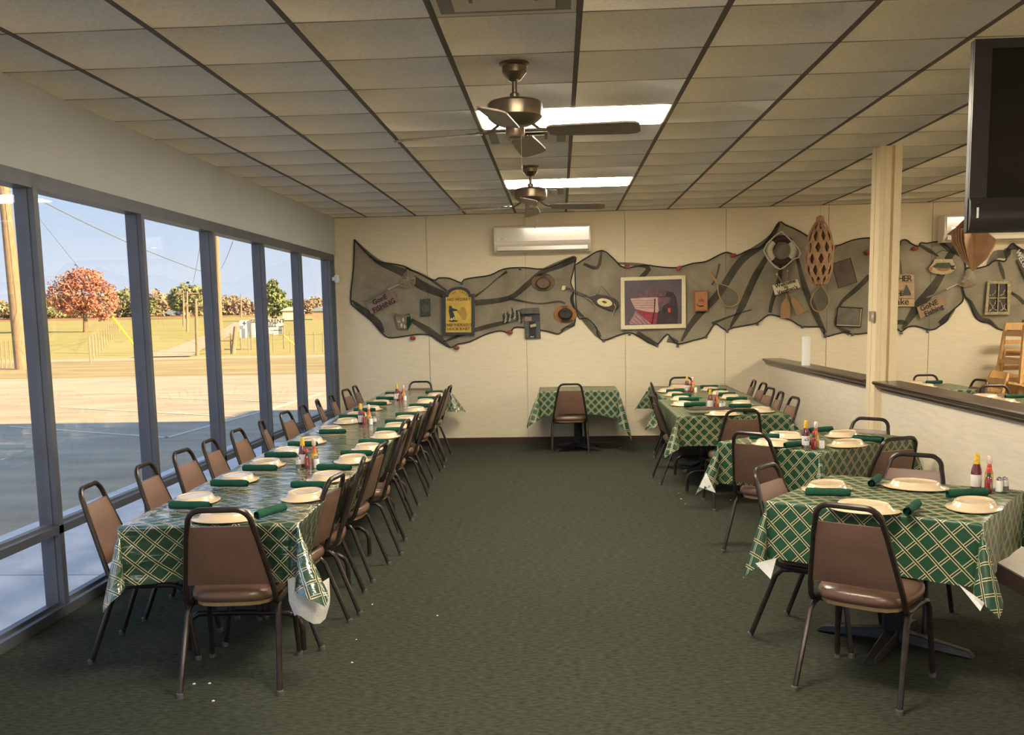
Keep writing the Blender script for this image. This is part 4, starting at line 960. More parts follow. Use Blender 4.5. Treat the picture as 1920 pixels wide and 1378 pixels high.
# ================================================================== WALL DECOR
def pxpoly(pts, s, ox, oy): return [(ox + a / s, oy + b / s) for a, b in pts]
def wprism(mb, poly, d0, d1):
    return mb.prism(poly, lambda a, b, d: on_wall(a, b, d), d0, d1)
def wall_thing(name, label, cat, px, py):
    p = on_wall(px, py, .012); return thing(name, label, cat, p), p
def wpart(name, mt, root, p0, poly, d0, d1, **k):
    mb = MB(); wprism(mb, poly, d0, d1); mb.v = [tuple(Vector(v) - p0) for v in mb.v]; return mb.build(name, mt, root, **k)
def wtube(name, mt, root, p0, pts, r, off, closed=False, n=6, **k):
    mb = MB().tube([on_wall(a, b, off) - p0 for a, b in pts], r, n, closed); return mb.build(name, mt, root, smooth=True, **k)
def inside(poly, x, y):
    c = False; n = len(poly); j = n - 1
    for i in range(n):
        xi, yi = poly[i]; xj, yj = poly[j]
        if (yi > y) != (yj > y) and x < (xj - xi) * (y - yi) / (yj - yi + 1e-9) + xi: c = not c
        j = i
    return c
def smooth_line(pts, n=4):
    out = []
    for i in range(len(pts) - 1):
        p0 = pts[max(i - 1, 0)]; p1 = pts[i]; p2 = pts[i + 1]; p3 = pts[min(i + 2, len(pts) - 1)]
        for k in range(n):
            t = k / n
            out.append(tuple(.5 * (2 * p1[d] + (p2[d] - p0[d]) * t + (2 * p0[d] - 5 * p1[d] + 4 * p2[d] - p3[d]) * t * t + (-p0[d] + 3 * p1[d] - 3 * p2[d] + p3[d]) * t ** 3) for d in (0, 1)))
    out.append(pts[-1]); return out
def make_net(label, outline, px, py, folds, floats, weights, rope_open=None):
    root, p0 = wall_thing('fishing_net', label, 'net', px, py)
    # net surface: triangulated outline, subdivided and gently billowed
    bm = bmesh.new(); vs = [bm.verts.new((a, -b, 0)) for a, b in outline]; f = bm.faces.new(vs)
    bmesh.ops.triangulate(bm, faces=[f])
    for _ in range(3):
        long_e = [e for e in bm.edges if e.calc_length() > 22]
        if long_e: bmesh.ops.subdivide_edges(bm, edges=long_e, cuts=1); bmesh.ops.triangulate(bm, faces=bm.faces)
    for v in bm.verts:
        a, b = v.co.x, -v.co.y; off = .027 + .007 * math.sin(a * .05 + b * .09) + .005 * math.sin(a * .13 - b * .05); v.co = on_wall(a, b, off) - p0
    me = bpy.data.meshes.new('net_mesh'); bm.to_mesh(me); bm.free(); me.materials.append(MATS['net_mesh'])
    for p in me.polygons: p.use_smooth = True
    o = bpy.data.objects.new('net_mesh', me); COL.objects.link(o); o.parent = root
    ol = rope_open or (outline + [outline[0]])
    if rope_open: 
        for seg in (rope_open if isinstance(rope_open[0], list) else [rope_open]):
            wtube('border_rope', 'rope_black', root, p0, smooth_line(seg, 3), .0085, .026)
    else: wtube('border_rope', 'rope_black', root, p0, smooth_line(ol, 3), .0085, .026)
    for pts, wds in folds:
        L = smooth_line(pts, 4); n = len(L); mb = MB(); vs = []; fs = []
        for i, (a, b) in enumerate(L):
            t = i / (n - 1) * (len(wds) - 1); k = min(int(t), len(wds) - 2); wd = wds[k] + (wds[k + 1] - wds[k]) * (t - k)
            a2, b2 = L[min(i + 1, n - 1)]; a1, b1 = L[max(i - 1, 0)]; tx, ty = a2 - a1, b2 - b1; l = math.hypot(tx, ty) or 1; nx, ny = -ty / l, tx / l
            for s_, off in ((-1, .024), (-.3, .034), (.4, .030), (1, .024)): vs.append(on_wall(a + nx * wd / 2 * s_, b + ny * wd / 2 * s_, off) - p0)
        for i in range(n - 1):
            for k in range(3): fs.append((i * 4 + k, i * 4 + k + 1, i * 4 + k + 5, i * 4 + k + 4))
        mb.add(vs, fs).build('gathered_fold', 'net_fold', root, smooth=True, fix=False)
    for (a, b, ang) in floats:
        c = on_wall(a, b, .045) - p0; M = Matrix.Rotation(math.radians(ang), 3, 'Y') @ Matrix.Rotation(PI / 2, 3, 'Y')
        MB().lathe([(.006, -.036), (.018, -.028), (.024, -.008), (.024, .008), (.018, .028), (.006, .036)], 14, c, M=M).build('float', 'float_red', root, smooth=True)
    for (a, b) in weights:
        c = on_wall(a, b, .03) - p0; MB().lathe([(.010, -.016), (.016, -.010), (.016, .010), (.010, .016)], 12, c, M=Matrix.Rotation(PI / 2, 3, 'Y')).build('weight', 'lead', root, smooth=True)
    return root
C1 = (3.84, 630, 400); C2 = (3.4909, 1100, 380); C6 = (6.892, 1680, 440)
n1 = pxpoly([(133, 188), (190, 255), (290, 340), (400, 362), (490, 380), (560, 415), (700, 480), (740, 465), (820, 468), (900, 500), (925, 475), (1010, 460), (1110, 445), (1210, 400), (1350, 390), (1500, 400), (1640, 345), (1722, 313), (1722, 355), (1705, 430), (1690, 500), (1712, 560), (1700, 620), (1720, 700), (1715, 800), (1650, 820), (1605, 868), (1530, 850), (1470, 840), (1330, 820), (1280, 825), (1250, 860), (1180, 845), (1080, 870), (960, 925), (880, 940), (825, 965), (760, 930), (690, 880), (600, 870), (520, 880), (400, 895), (340, 870), (250, 770), (140, 680), (105, 620), (125, 400)], *C1)
f1 = [(pxpoly([(133, 190), (300, 345), (480, 425), (620, 520), (790, 590)], *C1), [2, 9, 15, 17, 12]), (pxpoly([(1000, 645), (1240, 612), (1370, 520), (1480, 425), (1610, 370), (1722, 325)], *C1), [11, 9, 11, 10, 14, 13]),
      (pxpoly([(540, 765), (660, 840), (740, 900), (820, 962)], *C1), [6, 13, 13, 2]), (pxpoly([(770, 925), (1000, 840), (1150, 800), (1330, 760)], *C1), [3, 8, 8, 3]), (pxpoly([(110, 625), (200, 700), (300, 790), (340, 860)], *C1), [3, 12, 14, 5]),
      (pxpoly([(1240, 612), (1450, 650), (1600, 635), (1650, 650)], *C1), [5, 3, 4, 3]), (pxpoly([(500, 395), (640, 450), (800, 560)], *C1), [3, 5, 4]), (pxpoly([(1000, 600), (1080, 540), (1160, 470), (1230, 420)], *C1), [4, 2, 2, 5]), (pxpoly([(1712, 560), (1700, 620), (1722, 690)], *C1), [2, 9, 5]), (pxpoly([(1620, 850), (1715, 795)], *C1), [6, 9])]
make_net('black fishing net sagging on the wall left of the boat picture', n1, 860, 560, f1, [(774, 634, 10), (856, 652, 5), (956, 623, 8)], pxpoly([(712, 490), (1325, 400), (905, 505)], *C1))
n2 = [(1078, 497)] + pxpoly([(0, 360), (100, 312), (180, 370), (245, 425), (380, 408), (480, 420), (590, 425), (690, 398), (780, 385), (860, 345), (920, 325), (985, 345), (1060, 310), (1140, 290), (1200, 220), (1260, 128), (1300, 145), (1370, 175), (1440, 215), (1480, 250), (1620, 285), (1740, 245), (1850, 230)], *C2) + [(1660, 450)] \
    + pxpoly([(35, 140), (60, 85), (100, 65), (150, 75), (200, 115), (290, 150), (320, 105), (400, 110), (500, 92), (590, 100), (680, 160), (760, 220), (860, 290), (900, 430), (870, 560), (850, 680), (870, 780), (860, 860), (800, 920), (740, 970), (690, 1040), (650, 1120), (580, 1170), (500, 1220), (410, 1225), (330, 1200), (240, 1180), (150, 1195), (70, 1250), (0, 1210)], *C6) + [(1655, 612)] \
    + pxpoly([(1850, 850), (1740, 860), (1700, 845), (1630, 860), (1560, 875), (1545, 815), (1410, 810), (1340, 770), (1260, 745), (1190, 735), (1120, 785), (1030, 805), (940, 822), (920, 840), (875, 812), (835, 795), (780, 875), (700, 900), (600, 925), (560, 895), (525, 862), (460, 930), (430, 925), (350, 880), (280, 850), (200, 870), (110, 900), (70, 860), (65, 820), (0, 755)], *C2) + [(1082, 590)]
f2 = [(pxpoly([(1262, 135), (1190, 245), (1010, 380), (860, 600), (710, 760), (620, 905)], *C2), [3, 12, 14, 14, 12, 4]), (pxpoly([(1240, 260), (1110, 470), (1020, 670), (940, 815)], *C2), [6, 13, 13, 3]), (pxpoly([(1375, 350), (1430, 560), (1500, 730), (1560, 860)], *C2), [5, 11, 12, 7]),
      (pxpoly([(-20, 400), (70, 425), (98, 320)], *C2), [5, 7, 3]), (pxpoly([(330, 850), (410, 905), (470, 930)], *C2), [8, 11, 3]), (pxpoly([(530, 890), (600, 915)], *C2), [14, 6]), (pxpoly([(1852, 480), (1760, 570), (1670, 650), (1640, 720)], *C2), [10, 9, 6, 3]), (pxpoly([(1270, 400), (1262, 500), (1215, 640), (1200, 720)], *C2), [7, 9, 8, 6]),
      (pxpoly([(1722, 685), (1800, 780), (1880, 865), (1905, 900)], *C1), [4, 9, 12, 3]), (pxpoly([(800, 130), (680, 300), (560, 560), (420, 760), (280, 930), (80, 1220)], *C6), [13, 13, 14, 18, 19, 5]), (pxpoly([(300, 130), (420, 200), (550, 280)], *C6), [4, 8, 2]), (pxpoly([(1640, 720), (1630, 800), (1720, 855)], *C2), [2, 4, 10]),
      (pxpoly([(200, 395), (400, 420), (350, 500), (290, 600)], *C2), [3, 9, 9, 3]), (pxpoly([(580, 100), (700, 160), (860, 280)], *C6), [8, 20, 5]), (pxpoly([(560, 1150), (650, 1080), (760, 960)], *C6), [8, 12, 3]), (pxpoly([(820, 790), (980, 730), (1080, 700)], *C2), [5, 3, 2]), (pxpoly([(870, 400), (850, 480), (820, 540)], *C2), [4, 3, 2]), (pxpoly([(60, 330), (65, 430), (70, 520)], *C6), [1, 2, 2]), (pxpoly([(0, 1130), (80, 1130), (150, 1140)], *C6), [8, 9, 3])]
make_net('black fishing net draped from the boat picture to beyond the post', n2, 1370, 560, f2, [(1176, 500, 4), (1273, 503, -40), (1375, 479, -15), (1563, 464, -10), (1627, 474, 50), (1716, 466, 0)],
         pxpoly([(110, 903), (280, 860), (460, 935), (595, 938), (780, 880), (920, 843), (1117, 795), (1412, 815), (1560, 875), (1740, 865)], *C2) + pxpoly([(410, 1250), (70, 1270)], *C6))
n3 = pxpoly([(860, 690), (905, 440), (1000, 440), (1170, 405), (1230, 360), (1300, 330), (1400, 345), (1430, 300), (1420, 220), (1500, 115), (1560, 150), (1654, 200), (1900, 240), (1900, 1260), (1600, 1250), (1450, 1240), (1320, 1215), (1240, 1160), (1200, 1140), (1080, 1110), (1010, 1030), (960, 880), (900, 805)], *C6)
f3 = [(pxpoly([(885, 800), (960, 880), (1030, 1020), (1110, 1100), (1200, 1120), (1320, 1210)], *C6), [3, 9, 11, 10, 9, 3]), (pxpoly([(1330, 350), (1370, 470), (1400, 575)], *C6), [4, 8, 4]), (pxpoly([(1490, 750), (1580, 810), (1660, 890)], *C6), [5, 7, 8]), (pxpoly([(1180, 400), (1290, 260), (1420, 250), (1440, 180)], *C6), [5, 16, 16, 12]), (pxpoly([(1620, 1165), (1660, 1110)], *C6), [3, 9]), (pxpoly([(1430, 200), (1540, 160), (1660, 230)], *C6), [8, 9, 6])]
make_net('black fishing net behind the high chairs at the far right', n3, 1860, 560, f3, [], [])

# --- scoop nets
def scoop(label, hand, hoop, bag, sleeve):
    root, p0 = wall_thing('landing_net', label, 'net', *hand[0])
    wtube('handle', 'pole_grey', root, p0, [hand[0], sleeve], .011, .05, n=8); wtube('ferrule', 'alu', root, p0, [sleeve, hand[1]], .0085, .05, n=8)
    wtube('hoop', 'bent_wood', root, p0, hoop + [hoop[0]], .005, .055, n=6)
    cpx = sum(a for a, b in bag) / len(bag); cpy = sum(b for a, b in bag) / len(bag); mb = MB(); n = len(bag)
    for sc, o1 in ((1, 1), ):
        vs = [on_wall(a, b, .05) - p0 for a, b in bag] + [on_wall(cpx + (a - cpx) * .6, cpy + (b - cpy) * .6, .10) - p0 for a, b in bag] + [on_wall(cpx, cpy, .115) - p0]
        mb.add(vs, [(i, (i + 1) % n, n + (i + 1) % n, n + i) for i in range(n)] + [(n + i, n + (i + 1) % n, 2 * n) for i in range(n)])
    mb.build('bag', 'net_cream', root, smooth=True, fix=False)
    mb = MB()
    for i in range(0, n): mb.tube([on_wall(*bag[i], .056) - p0, on_wall(cpx + (bag[i][0] - cpx) * .6, cpy + (bag[i][1] - cpy) * .6, .104) - p0, on_wall(cpx, cpy, .12) - p0], .0022, 4)
    mb.build('cords', 'rope_cream', root)
Z2 = (9.1875, 660, 490)
scoop('scoop net with grey handle above the left gone fishing sign', (pxpoly([(190, 695)], *Z2)[0], pxpoly([(800, 400)], *Z2)[0]), pxpoly([(800, 400), (900, 440), (1020, 455), (1085, 380), (1090, 290), (1030, 190), (960, 160), (900, 220), (840, 320)], *Z2), pxpoly([(800, 400), (900, 440), (1020, 455), (1085, 380), (1090, 290), (1030, 190), (960, 140), (900, 210), (840, 320)], *Z2), pxpoly([(620, 485)], *Z2)[0])
scoop('scoop net with pale ferrule above the right gone fishing sign', ((1738, 558), pxpoly([(790, 640)], *C6)[0]), pxpoly([(790, 640), (870, 670), (960, 670), (1030, 640), (1020, 600), (960, 600), (860, 610)], *C6), pxpoly([(790, 640), (870, 670), (960, 670), (1030, 640), (1035, 560), (1000, 480), (950, 440), (900, 460), (840, 540)], *C6), pxpoly([(650, 710)], *C6)[0])

def board_sign(name, label, cat, corners, mt, th=.02, off=.04, parent=None, p0=None):
    if parent is None:
        cx = sum(a for a, b in corners) / 4; cy = sum(b for a, b in corners) / 4; root, p0 = wall_thing(name, label, cat, cx, cy)
    wpart('board', mt, root, p0, corners, off, off + th); return root, p0
def put_text(root, p0, s_, px, py, h_m, ang, off, mt='ink', boldoff=.0, sp=1.0, nm='lettering'):
    M = wall_M(px, py, ang, off); M.translation = M.translation - p0; return text(nm, s_, h_m, mt, root, M, .0012, boldoff, spacing=sp)
r, p0 = board_sign('wooden_sign', 'left slanting wooden GONE FISHING sign under the scoop net', 'sign', pxpoly([(250, 750), (715, 530), (790, 680), (330, 910)], *Z2), 'sign_wood')
put_text(r, p0, 'GonE', 712, 562, .085, math.radians(24), .063, boldoff=.0022); put_text(r, p0, 'FiSHiNG', 720, 573, .085, math.radians(25), .063, boldoff=.0022)
r, p0 = board_sign('wooden_sign', 'right slanting wooden GONE FISHING sign beyond the post', 'sign', pxpoly([(270, 940), (600, 790), (650, 900), (315, 1085)], *C6), 'sign_tan')
put_text(r, p0, 'GoNE', 1742, 573, .085, math.radians(23), .063, boldoff=.002); put_text(r, p0, 'Fishing', 1751, 582, .085, math.radians(25), .063, boldoff=.002)
# shells and starfish bundle
r, p0 = wall_thing('shell_basket', 'small basket of shells and starfish tied with green ribbon', 'basket', 755, 602)
wpart('basket', 'basket', r, p0, pxpoly([(740, 920), (1000, 900), (1020, 1000), (980, 1160), (800, 1165), (765, 1060)], *Z2), .02, .06, bevel=.01)
wpart('driftwood', 'bark', r, p0, pxpoly([(690, 880), (790, 905), (1000, 925), (990, 955), (780, 940)], *Z2), .05, .08)
st = []
for k in range(10):
    a = k * PI / 5 + .3; rr = 42 if k % 2 == 0 else 12; st.append((810 + rr * math.cos(a), 1035 + rr * math.sin(a)))
wpart('starfish', 'shell', r, p0, pxpoly(st, *Z2), .06, .072)
for (a, b, s_) in ((850, 1110, 22), (905, 1130, 20), (880, 1010, 16)): 
    c = on_wall(*pxpoly([(a, b)], *Z2)[0], .068) - p0; MB().lathe([(.002, -.026), (.012, -.012), (.015, .008), (.006, .028)], 10, c).build('shell', 'shell', r, smooth=True)
for q in range(4): wtube('ribbon', 'napkin', r, p0, pxpoly([(960 + q * 8, 900), (950 + q * 22, 1050), (960 + q * 14, 1190 - q * 30)], *Z2), .006, .072)
wtube('hanging_cord', 'rope_cream', r, p0, pxpoly([(850, 830), (905, 680), (950, 890)], *Z2), .002, .04)
# green plaque
r, p0 = wall_thing('plaque', 'small dark green upright plaque left of the yellow sign', 'plaque', 798, 577)
wpart('board', 'green_plaque', r, p0, pxpoly([(1180, 655), (1345, 645), (1355, 940), (1180, 945)], *Z2), .02, .045, bevel=.003)
wpart('emblem', 'fabric_grey', r, p0, pxpoly([(1200, 790), (1265, 740), (1330, 790), (1330, 850), (1265, 900), (1200, 850)], *Z2), .045, .055)
wtube('hanging_cord', 'rope_black', r, p0, pxpoly([(1245, 650), (1255, 600), (1300, 650)], *Z2), .002, .03)
# yellow pub sign
Z1 = (11.98, 820, 525)
r, p0 = wall_thing('pub_sign', 'arched yellow sign in a slate frame with a man aiming a net', 'sign', 860, 585)
def arch(x0, x1, yb, ys, yt, nn=12, ins=0):
    pts = [(x0, yb), (x0, ys)]
    xa, xb = x0 + (x1 - x0) * (.13 if ins == 0 else .10), x1 - (x1 - x0) * (.13 if ins == 0 else .10); cx = (xa + xb) / 2; rx = (xb - xa) / 2
    for k in range(nn + 1): a = PI - PI * k / nn; pts.append((cx + rx * math.cos(a), ys - (ys - yt) * math.sin(a)))
    pts += [(x1, ys), (x1, yb)]; return pts
wpart('frame', 'slate_frame', r, p0, pxpoly(arch(115, 840, 1235, 310, 150), *Z1), .03, .062)
wpart('board', 'yellow_board', r, p0, pxpoly(arch(190, 765, 1175, 385, 215, ins=1), *Z1), .06, .066)
for pts in ([(115, 1235), (190, 1175), (765, 1175), (840, 1235)], [(115, 310), (190, 385), (190, 1175), (115, 1235)], [(840, 310), (765, 385), (765, 1175), (840, 1235)]): wpart('moulding', 'slate_frame', r, p0, pxpoly(pts, *Z1), .062, .078)
wpart('figure', 'figure_dark', r, p0, pxpoly([(270, 640), (255, 600), (290, 575), (325, 590), (330, 630), (420, 655), (460, 670), (445, 690), (380, 700), (345, 700), (380, 780), (395, 870), (385, 900), (360, 900), (345, 850), (325, 900), (300, 905), (275, 800), (255, 690)], *Z1), .066, .069)
wpart('figure_trim', 'sign_cream', r, p0, pxpoly([(310, 850), (335, 850), (330, 905), (300, 905)], *Z1), .069, .070); wpart('figure_trim', 'sign_cream', r, p0, pxpoly([(355, 830), (375, 830), (385, 890), (362, 895)], *Z1), .069, .070)
wpart('figure_base', 'figure_dark', r, p0, pxpoly([(250, 910), (360, 895), (480, 912), (440, 935), (330, 945), (260, 930)], *Z1), .066, .068)
wpart('drawn_net', 'net_drawn', r, p0, pxpoly([(430, 680), (510, 670), (530, 610), (590, 600), (640, 660), (665, 760), (655, 860), (630, 900), (570, 895), (530, 830), (480, 760), (440, 720)], *Z1), .066, .068)
put_text(r, p0, 'NO WORRY', 860.5, 561.5, .052, 0, .069, 'ink_brown', .0006); put_text(r, p0, 'OVER THE RULES OF', 860.5, 609.5, .050, 0, .069, 'ink_brown', .0004, sp=.72); put_text(r, p0, 'HOOK & NET', 860, 617, .052, 0, .069, 'ink_brown', .0006, sp=.85)
for k, ch in enumerate('FISH TALES'):
    a = math.radians(150 - k * 13.2); put_text(r, p0, ch, 860 + 21 * math.cos(a), 562 - 14.5 * math.sin(a), .045, a - PI / 2, .069, 'ink_brown', .0004)
# hats
def hat(label, cx, cy, rx, ry, brim, crown, tilt):
    r, p0 = wall_thing('straw_hat', label, 'hat', cx, cy)
    sc = D / FPX; M = Matrix.Rotation(PI / 2, 3, 'X')
    c = on_wall(cx, cy, .05) - p0
    mb = MB(); n = 32
    vs = []; fs = []
    for s_, off in ((1, .02), (.97, .032), (.75, .035), (.58, .03)):
        for k in range(n): a = 2 * PI * k / n; vs.append(on_wall(cx + rx * s_ * math.cos(a), cy + ry * s_ * math.sin(a) + tilt * (1 - s_) * 3, off + .012 * math.cos(2 * a)) - p0)
    for i in range(3):
        for k in range(n): fs.append((i * n + k, i * n + (k + 1) % n, (i + 1) * n + (k + 1) % n, (i + 1) * n + k))
    MB().add(vs, fs).build('brim', brim, r, smooth=True)
    mb = MB(); vs = []; fs = []
    for s_, off in ((.60, .03), (.57, .09), (.50, .13), (.32, .14), (.12, .125)):
        for k in range(n): a = 2 * PI * k / n; vs.append(on_wall(cx + rx * s_ * math.cos(a) * 1.05, cy + ry * s_ * math.sin(a) * 1.0 + tilt * (1 - s_) * 3, off - .02 * abs(math.cos(a)) * (s_ < .4)) - p0)
    for i in range(4):
        for k in range(n): fs.append((i * n + k, i * n + (k + 1) % n, (i + 1) * n + (k + 1) % n, (i + 1) * n + k))
    fs.append(tuple(4 * n + k for k in range(n)))
    MB().add(vs, fs).build('crown', crown, r, smooth=True)
    vs = []; fs = []
    for off in (.034, .055):
        for k in range(n): a = 2 * PI * k / n; vs.append(on_wall(cx + rx * .635 * math.cos(a), cy + ry * .61 * math.sin(a) + tilt * .4 * 3, off) - p0)
    for k in range(n): fs.append((k, (k + 1) % n, n + (k + 1) % n, n + k))
    MB().add(vs, fs).build('hat_band', 'hat_band', r, smooth=True)
hat('brown straw hat hung high on the net beside the paddle', 1018.5, 529.5, 21.8, 17.3, 'hat_brown', 'hat_brown', 1)
hat('orange brimmed straw hat with dark crown hung low on the net', 1060, 589.5, 21.8, 17.0, 'hat_orange', 'hat_dark', -1)
# crab trap plaque + gathered net
Z3 = (7.68, 930, 490)
r, p0 = wall_thing('trap_plaque', 'dark slatted bait shack plaque hanging below the net', 'plaque', 998, 605)
wpart('board', 'trap_black', r, p0, pxpoly([(405, 760), (630, 755), (645, 1105), (418, 1112)], *Z3), .025, .05)
wpart('awning', 'fabric_grey', r, p0, pxpoly([(360, 680), (620, 665), (630, 745), (370, 760)], *Z3), .05, .10)
wpart('doorway', 'ink', r, p0, pxpoly([(475, 870), (565, 868), (575, 1095), (480, 1098)], *Z3), .05, .054)
for k in range(8): wpart('slat', 'trap_black', r, p0, pxpoly([(484 + k * 11, 985), (488 + k * 11, 985), (490 + k * 11, 1080), (486 + k * 11, 1080)], *Z3), .054, .058)
wpart('signlet', 'sign_wood', r, p0, pxpoly([(408, 800), (512, 797), (516, 858), (412, 864)], *Z3), .05, .062); wpart('signlet', 'rope_cream', r, p0, pxpoly([(490, 915), (570, 895), (580, 935), (498, 952)], *Z3), .054, .062)
wpart('side_plank', 'trap_panel', r, p0, pxpoly([(412, 870), (470, 868), (475, 1100), (420, 1102)], *Z3), .05, .055); wpart('side_plank', 'trap_panel', r, p0, pxpoly([(578, 870), (628, 868), (636, 1095), (584, 1098)], *Z3), .05, .055)
put_text(r, p0, 'BAIT', 998, 631.5, .022, 0, .056, 'paper_white', .0003)
r, p0 = wall_thing('net_bundle', 'bundle of gathered cream and black cord left of the bait shack plaque', 'bundle', 960, 592)
rr = random.Random(4)
for k in range(9):
    x0 = 100 + k * 32; y0 = 720 - 45 * math.sin(k * .5) + (40 if k < 4 else -10)
    wtube('strand', 'rope_cream' if k % 2 else 'rope_black', r, p0, pxpoly(smooth_line([(x0, y0), (x0 + 14, y0 + 70), (x0 - 6 + rr.uniform(-10, 20), y0 + 150), (x0 + 22, y0 + 110)], 4), *Z3), .006, .045)
wpart('wrap', 'fabric_grey', r, p0, pxpoly([(110, 740), (230, 760), (300, 700), (370, 690), (385, 780), (330, 840), (210, 880), (130, 850)], *Z3), .02, .04)
# paddle with the oval clock face
r, p0 = wall_thing('decorative_paddle', 'dark paddle with a cream oval picture hung slanting on the net', 'paddle', 1120, 562)
wpart('shaft', 'paddle_dark', r, p0, pxpoly([(1000, 380), (1010, 362), (1325, 495), (1310, 520)], *Z3), .04, .065); wpart('grip', 'cream_face', r, p0, pxpoly([(940, 395), (960, 350), (1005, 348), (1000, 400), (960, 425)], *Z3), .04, .07)
wpart('blade', 'paddle_dark', r, p0, pxpoly([(1310, 515), (1335, 490), (1440, 470), (1600, 495), (1720, 540), (1765, 590), (1755, 660), (1720, 700), (1650, 710), (1500, 650), (1400, 600)], *Z3), .04, .062, bevel=.004)
el = [(1565 + 108 * math.cos(a) - 14 * math.sin(a), 592 + 55 * math.sin(a) + 22 * math.cos(a)) for a in [2 * PI * k / 24 for k in range(24)]]
wpart('oval_face', 'cream_face', r, p0, pxpoly(el, *Z3), .062, .066); wpart('painted_fish', 'ink_brown', r, p0, pxpoly([(1520, 575), (1560, 565), (1600, 590), (1590, 605), (1545, 600)], *Z3), .066, .068)
put_text(r, p0, '~~~~~ ~~~~', 1078, 548, .03, math.radians(-22), .067, 'rope_cream', .0004)
wtube('hanging_cord', 'rope_black', r, p0, pxpoly([(1465, 470), (1515, 350), (1650, 500)], *Z3), .0025, .05); wtube('lacing', 'rope_cream', r, p0, pxpoly([(1290, 520), (1360, 560), (1450, 660)], *Z3), .005, .066); wtube('lacing', 'rope_cream', r, p0, pxpoly([(1330, 500), (1400, 490), (1440, 475)], *Z3), .005, .066)
wtube('tassel', 'rope_cream', r, p0, pxpoly([(1700, 610), (1725, 660), (1690, 740), (1670, 790)], *Z3), .005, .066)
# framed boat picture
Z4 = (7.68, 1150, 500)
r, p0 = wall_thing('framed_picture', 'large cream framed photograph of a peeling white and red boat', 'picture', 1225, 567)
O4 = [(105, 155), (1040, 125), (1045, 880), (110, 905)]; I4 = [(160, 203), (985, 178), (985, 822), (165, 845)]
for k in range(4): wpart('frame_rail', 'pic_frame', r, p0, pxpoly([O4[k], O4[(k + 1) % 4], I4[(k + 1) % 4], I4[k]], *Z4), .04, .066)
wpart('print', 'pic_bg', r, p0, pxpoly(I4, *Z4), .04, .052)
pr4 = lambda nm, mt, pts, o=.054: wpart(nm, mt, r, p0, pxpoly(pts, *Z4), .052, o)
pr4('print_shadow', 'boat_dark', [(640, 380), (760, 350), (860, 370), (910, 450), (935, 640), (925, 820), (620, 825), (640, 660)], .0535)
pr4('print_hull', 'boat_white', [(245, 460), (430, 445), (625, 440), (700, 450), (690, 560), (640, 660), (500, 650), (320, 610), (280, 540)]); pr4('print_hull', 'boat_red', [(320, 612), (500, 652), (635, 660), (615, 825), (545, 825), (440, 730)])
pr4('print_hull', 'boat_pink', [(320, 640), (430, 735), (545, 825), (240, 832), (230, 800), (280, 720)]); pr4('print_gunwale', 'boat_mid', [(215, 435), (330, 400), (480, 350), (640, 330), (770, 360), (750, 420), (625, 440), (430, 445)], .0545)
pr4('print_stem', 'ink', [(590, 460), (608, 460), (600, 640), (565, 825), (548, 825), (585, 640)], .0555); pr4('print_wreck', 'boat_mid', [(640, 450), (760, 430), (830, 440), (800, 520), (720, 560), (690, 640), (650, 620)], .0548); pr4('print_mark', 'red_cap', [(785, 600), (820, 595), (825, 655), (790, 658)], .0552)
for k in range(4): pr4('print_plank_line', 'boat_mid', [(260 + k * 18, 490 + k * 32), (600, 482 + k * 36), (600, 487 + k * 36), (262 + k * 18, 495 + k * 32)], .0552)
for k in range(4): pr4('print_plank_line', 'boat_dark', [(330 - k * 25, 660 + k * 45), (338 - k * 25, 660 + k * 45), (500 - k * 60, 825), (490 - k * 60, 825)], .0552)
# small orange plaque
r, p0 = wall_thing('wooden_plaque', 'small orange wooden box plaque with a dark carved figure', 'plaque', 1314, 564)
wpart('box', 'orange_wood_dark', r, p0, pxpoly([(1150, 345), (1362, 342), (1362, 640), (1155, 645)], *Z4), .03, .075); wpart('panel', 'orange_wood', r, p0, pxpoly([(1178, 365), (1352, 360), (1350, 622), (1180, 626)], *Z4), .075, .078)
wpart('carving', 'ink', r, p0, pxpoly([(1200, 530), (1230, 560), (1300, 555), (1305, 570), (1260, 582), (1215, 565)], *Z4), .078, .081); wpart('carving', 'orange_wood_dark', r, p0, pxpoly([(1215, 460), (1250, 475), (1275, 455), (1310, 480), (1305, 515), (1270, 500), (1240, 515)], *Z4), .078, .081)
# wooden racket landing nets
def racket(label, neck, loop, handle):
    r, p0 = wall_thing('landing_net', label, 'net', *neck)
    L = smooth_line([neck] + loop + [neck], 5); wtube('hoop', 'bent_wood', r, p0, L, .007, .06, n=8)
    if handle: wtube('handle', 'bent_wood', r, p0, [neck, handle], .016, .06, n=8)
    cx = sum(a for a, b in L) / len(L); cy = sum(b for a, b in L) / len(L)
    mb = MB(); n = len(L) - 1; vs = [on_wall(a, b, .058) - p0 for a, b in L[:-1]] + [on_wall(cx + (a - cx) * .6 + 1, cy + (b - cy) * .6 + 6, .025) - p0 for a, b in L[:-1]]
    mb.add(vs, [(i, (i + 1) % n, n + (i + 1) % n, n + i) for i in range(n)] + [tuple(n + i for i in range(n))]).build('mesh_bag', 'net_green', r, smooth=True, fix=False)
    return r, p0
r, p0 = racket('wooden racket shaped landing net right of the orange plaque', (1345.5, 531), pxpoly([(1640, 280), (1760, 350), (1812, 430), (1790, 530), (1690, 578), (1600, 555), (1545, 470), (1510, 370)], *Z4), (1331, 512))
Z5 = (5.741, 1410, 400)
racket('teardrop landing net hung below the brown paper fish trap', (1539, 534.5), pxpoly([(800, 850), (830, 950), (790, 1030), (730, 1062), (660, 1030), (632, 950), (665, 860)], *Z5), None)
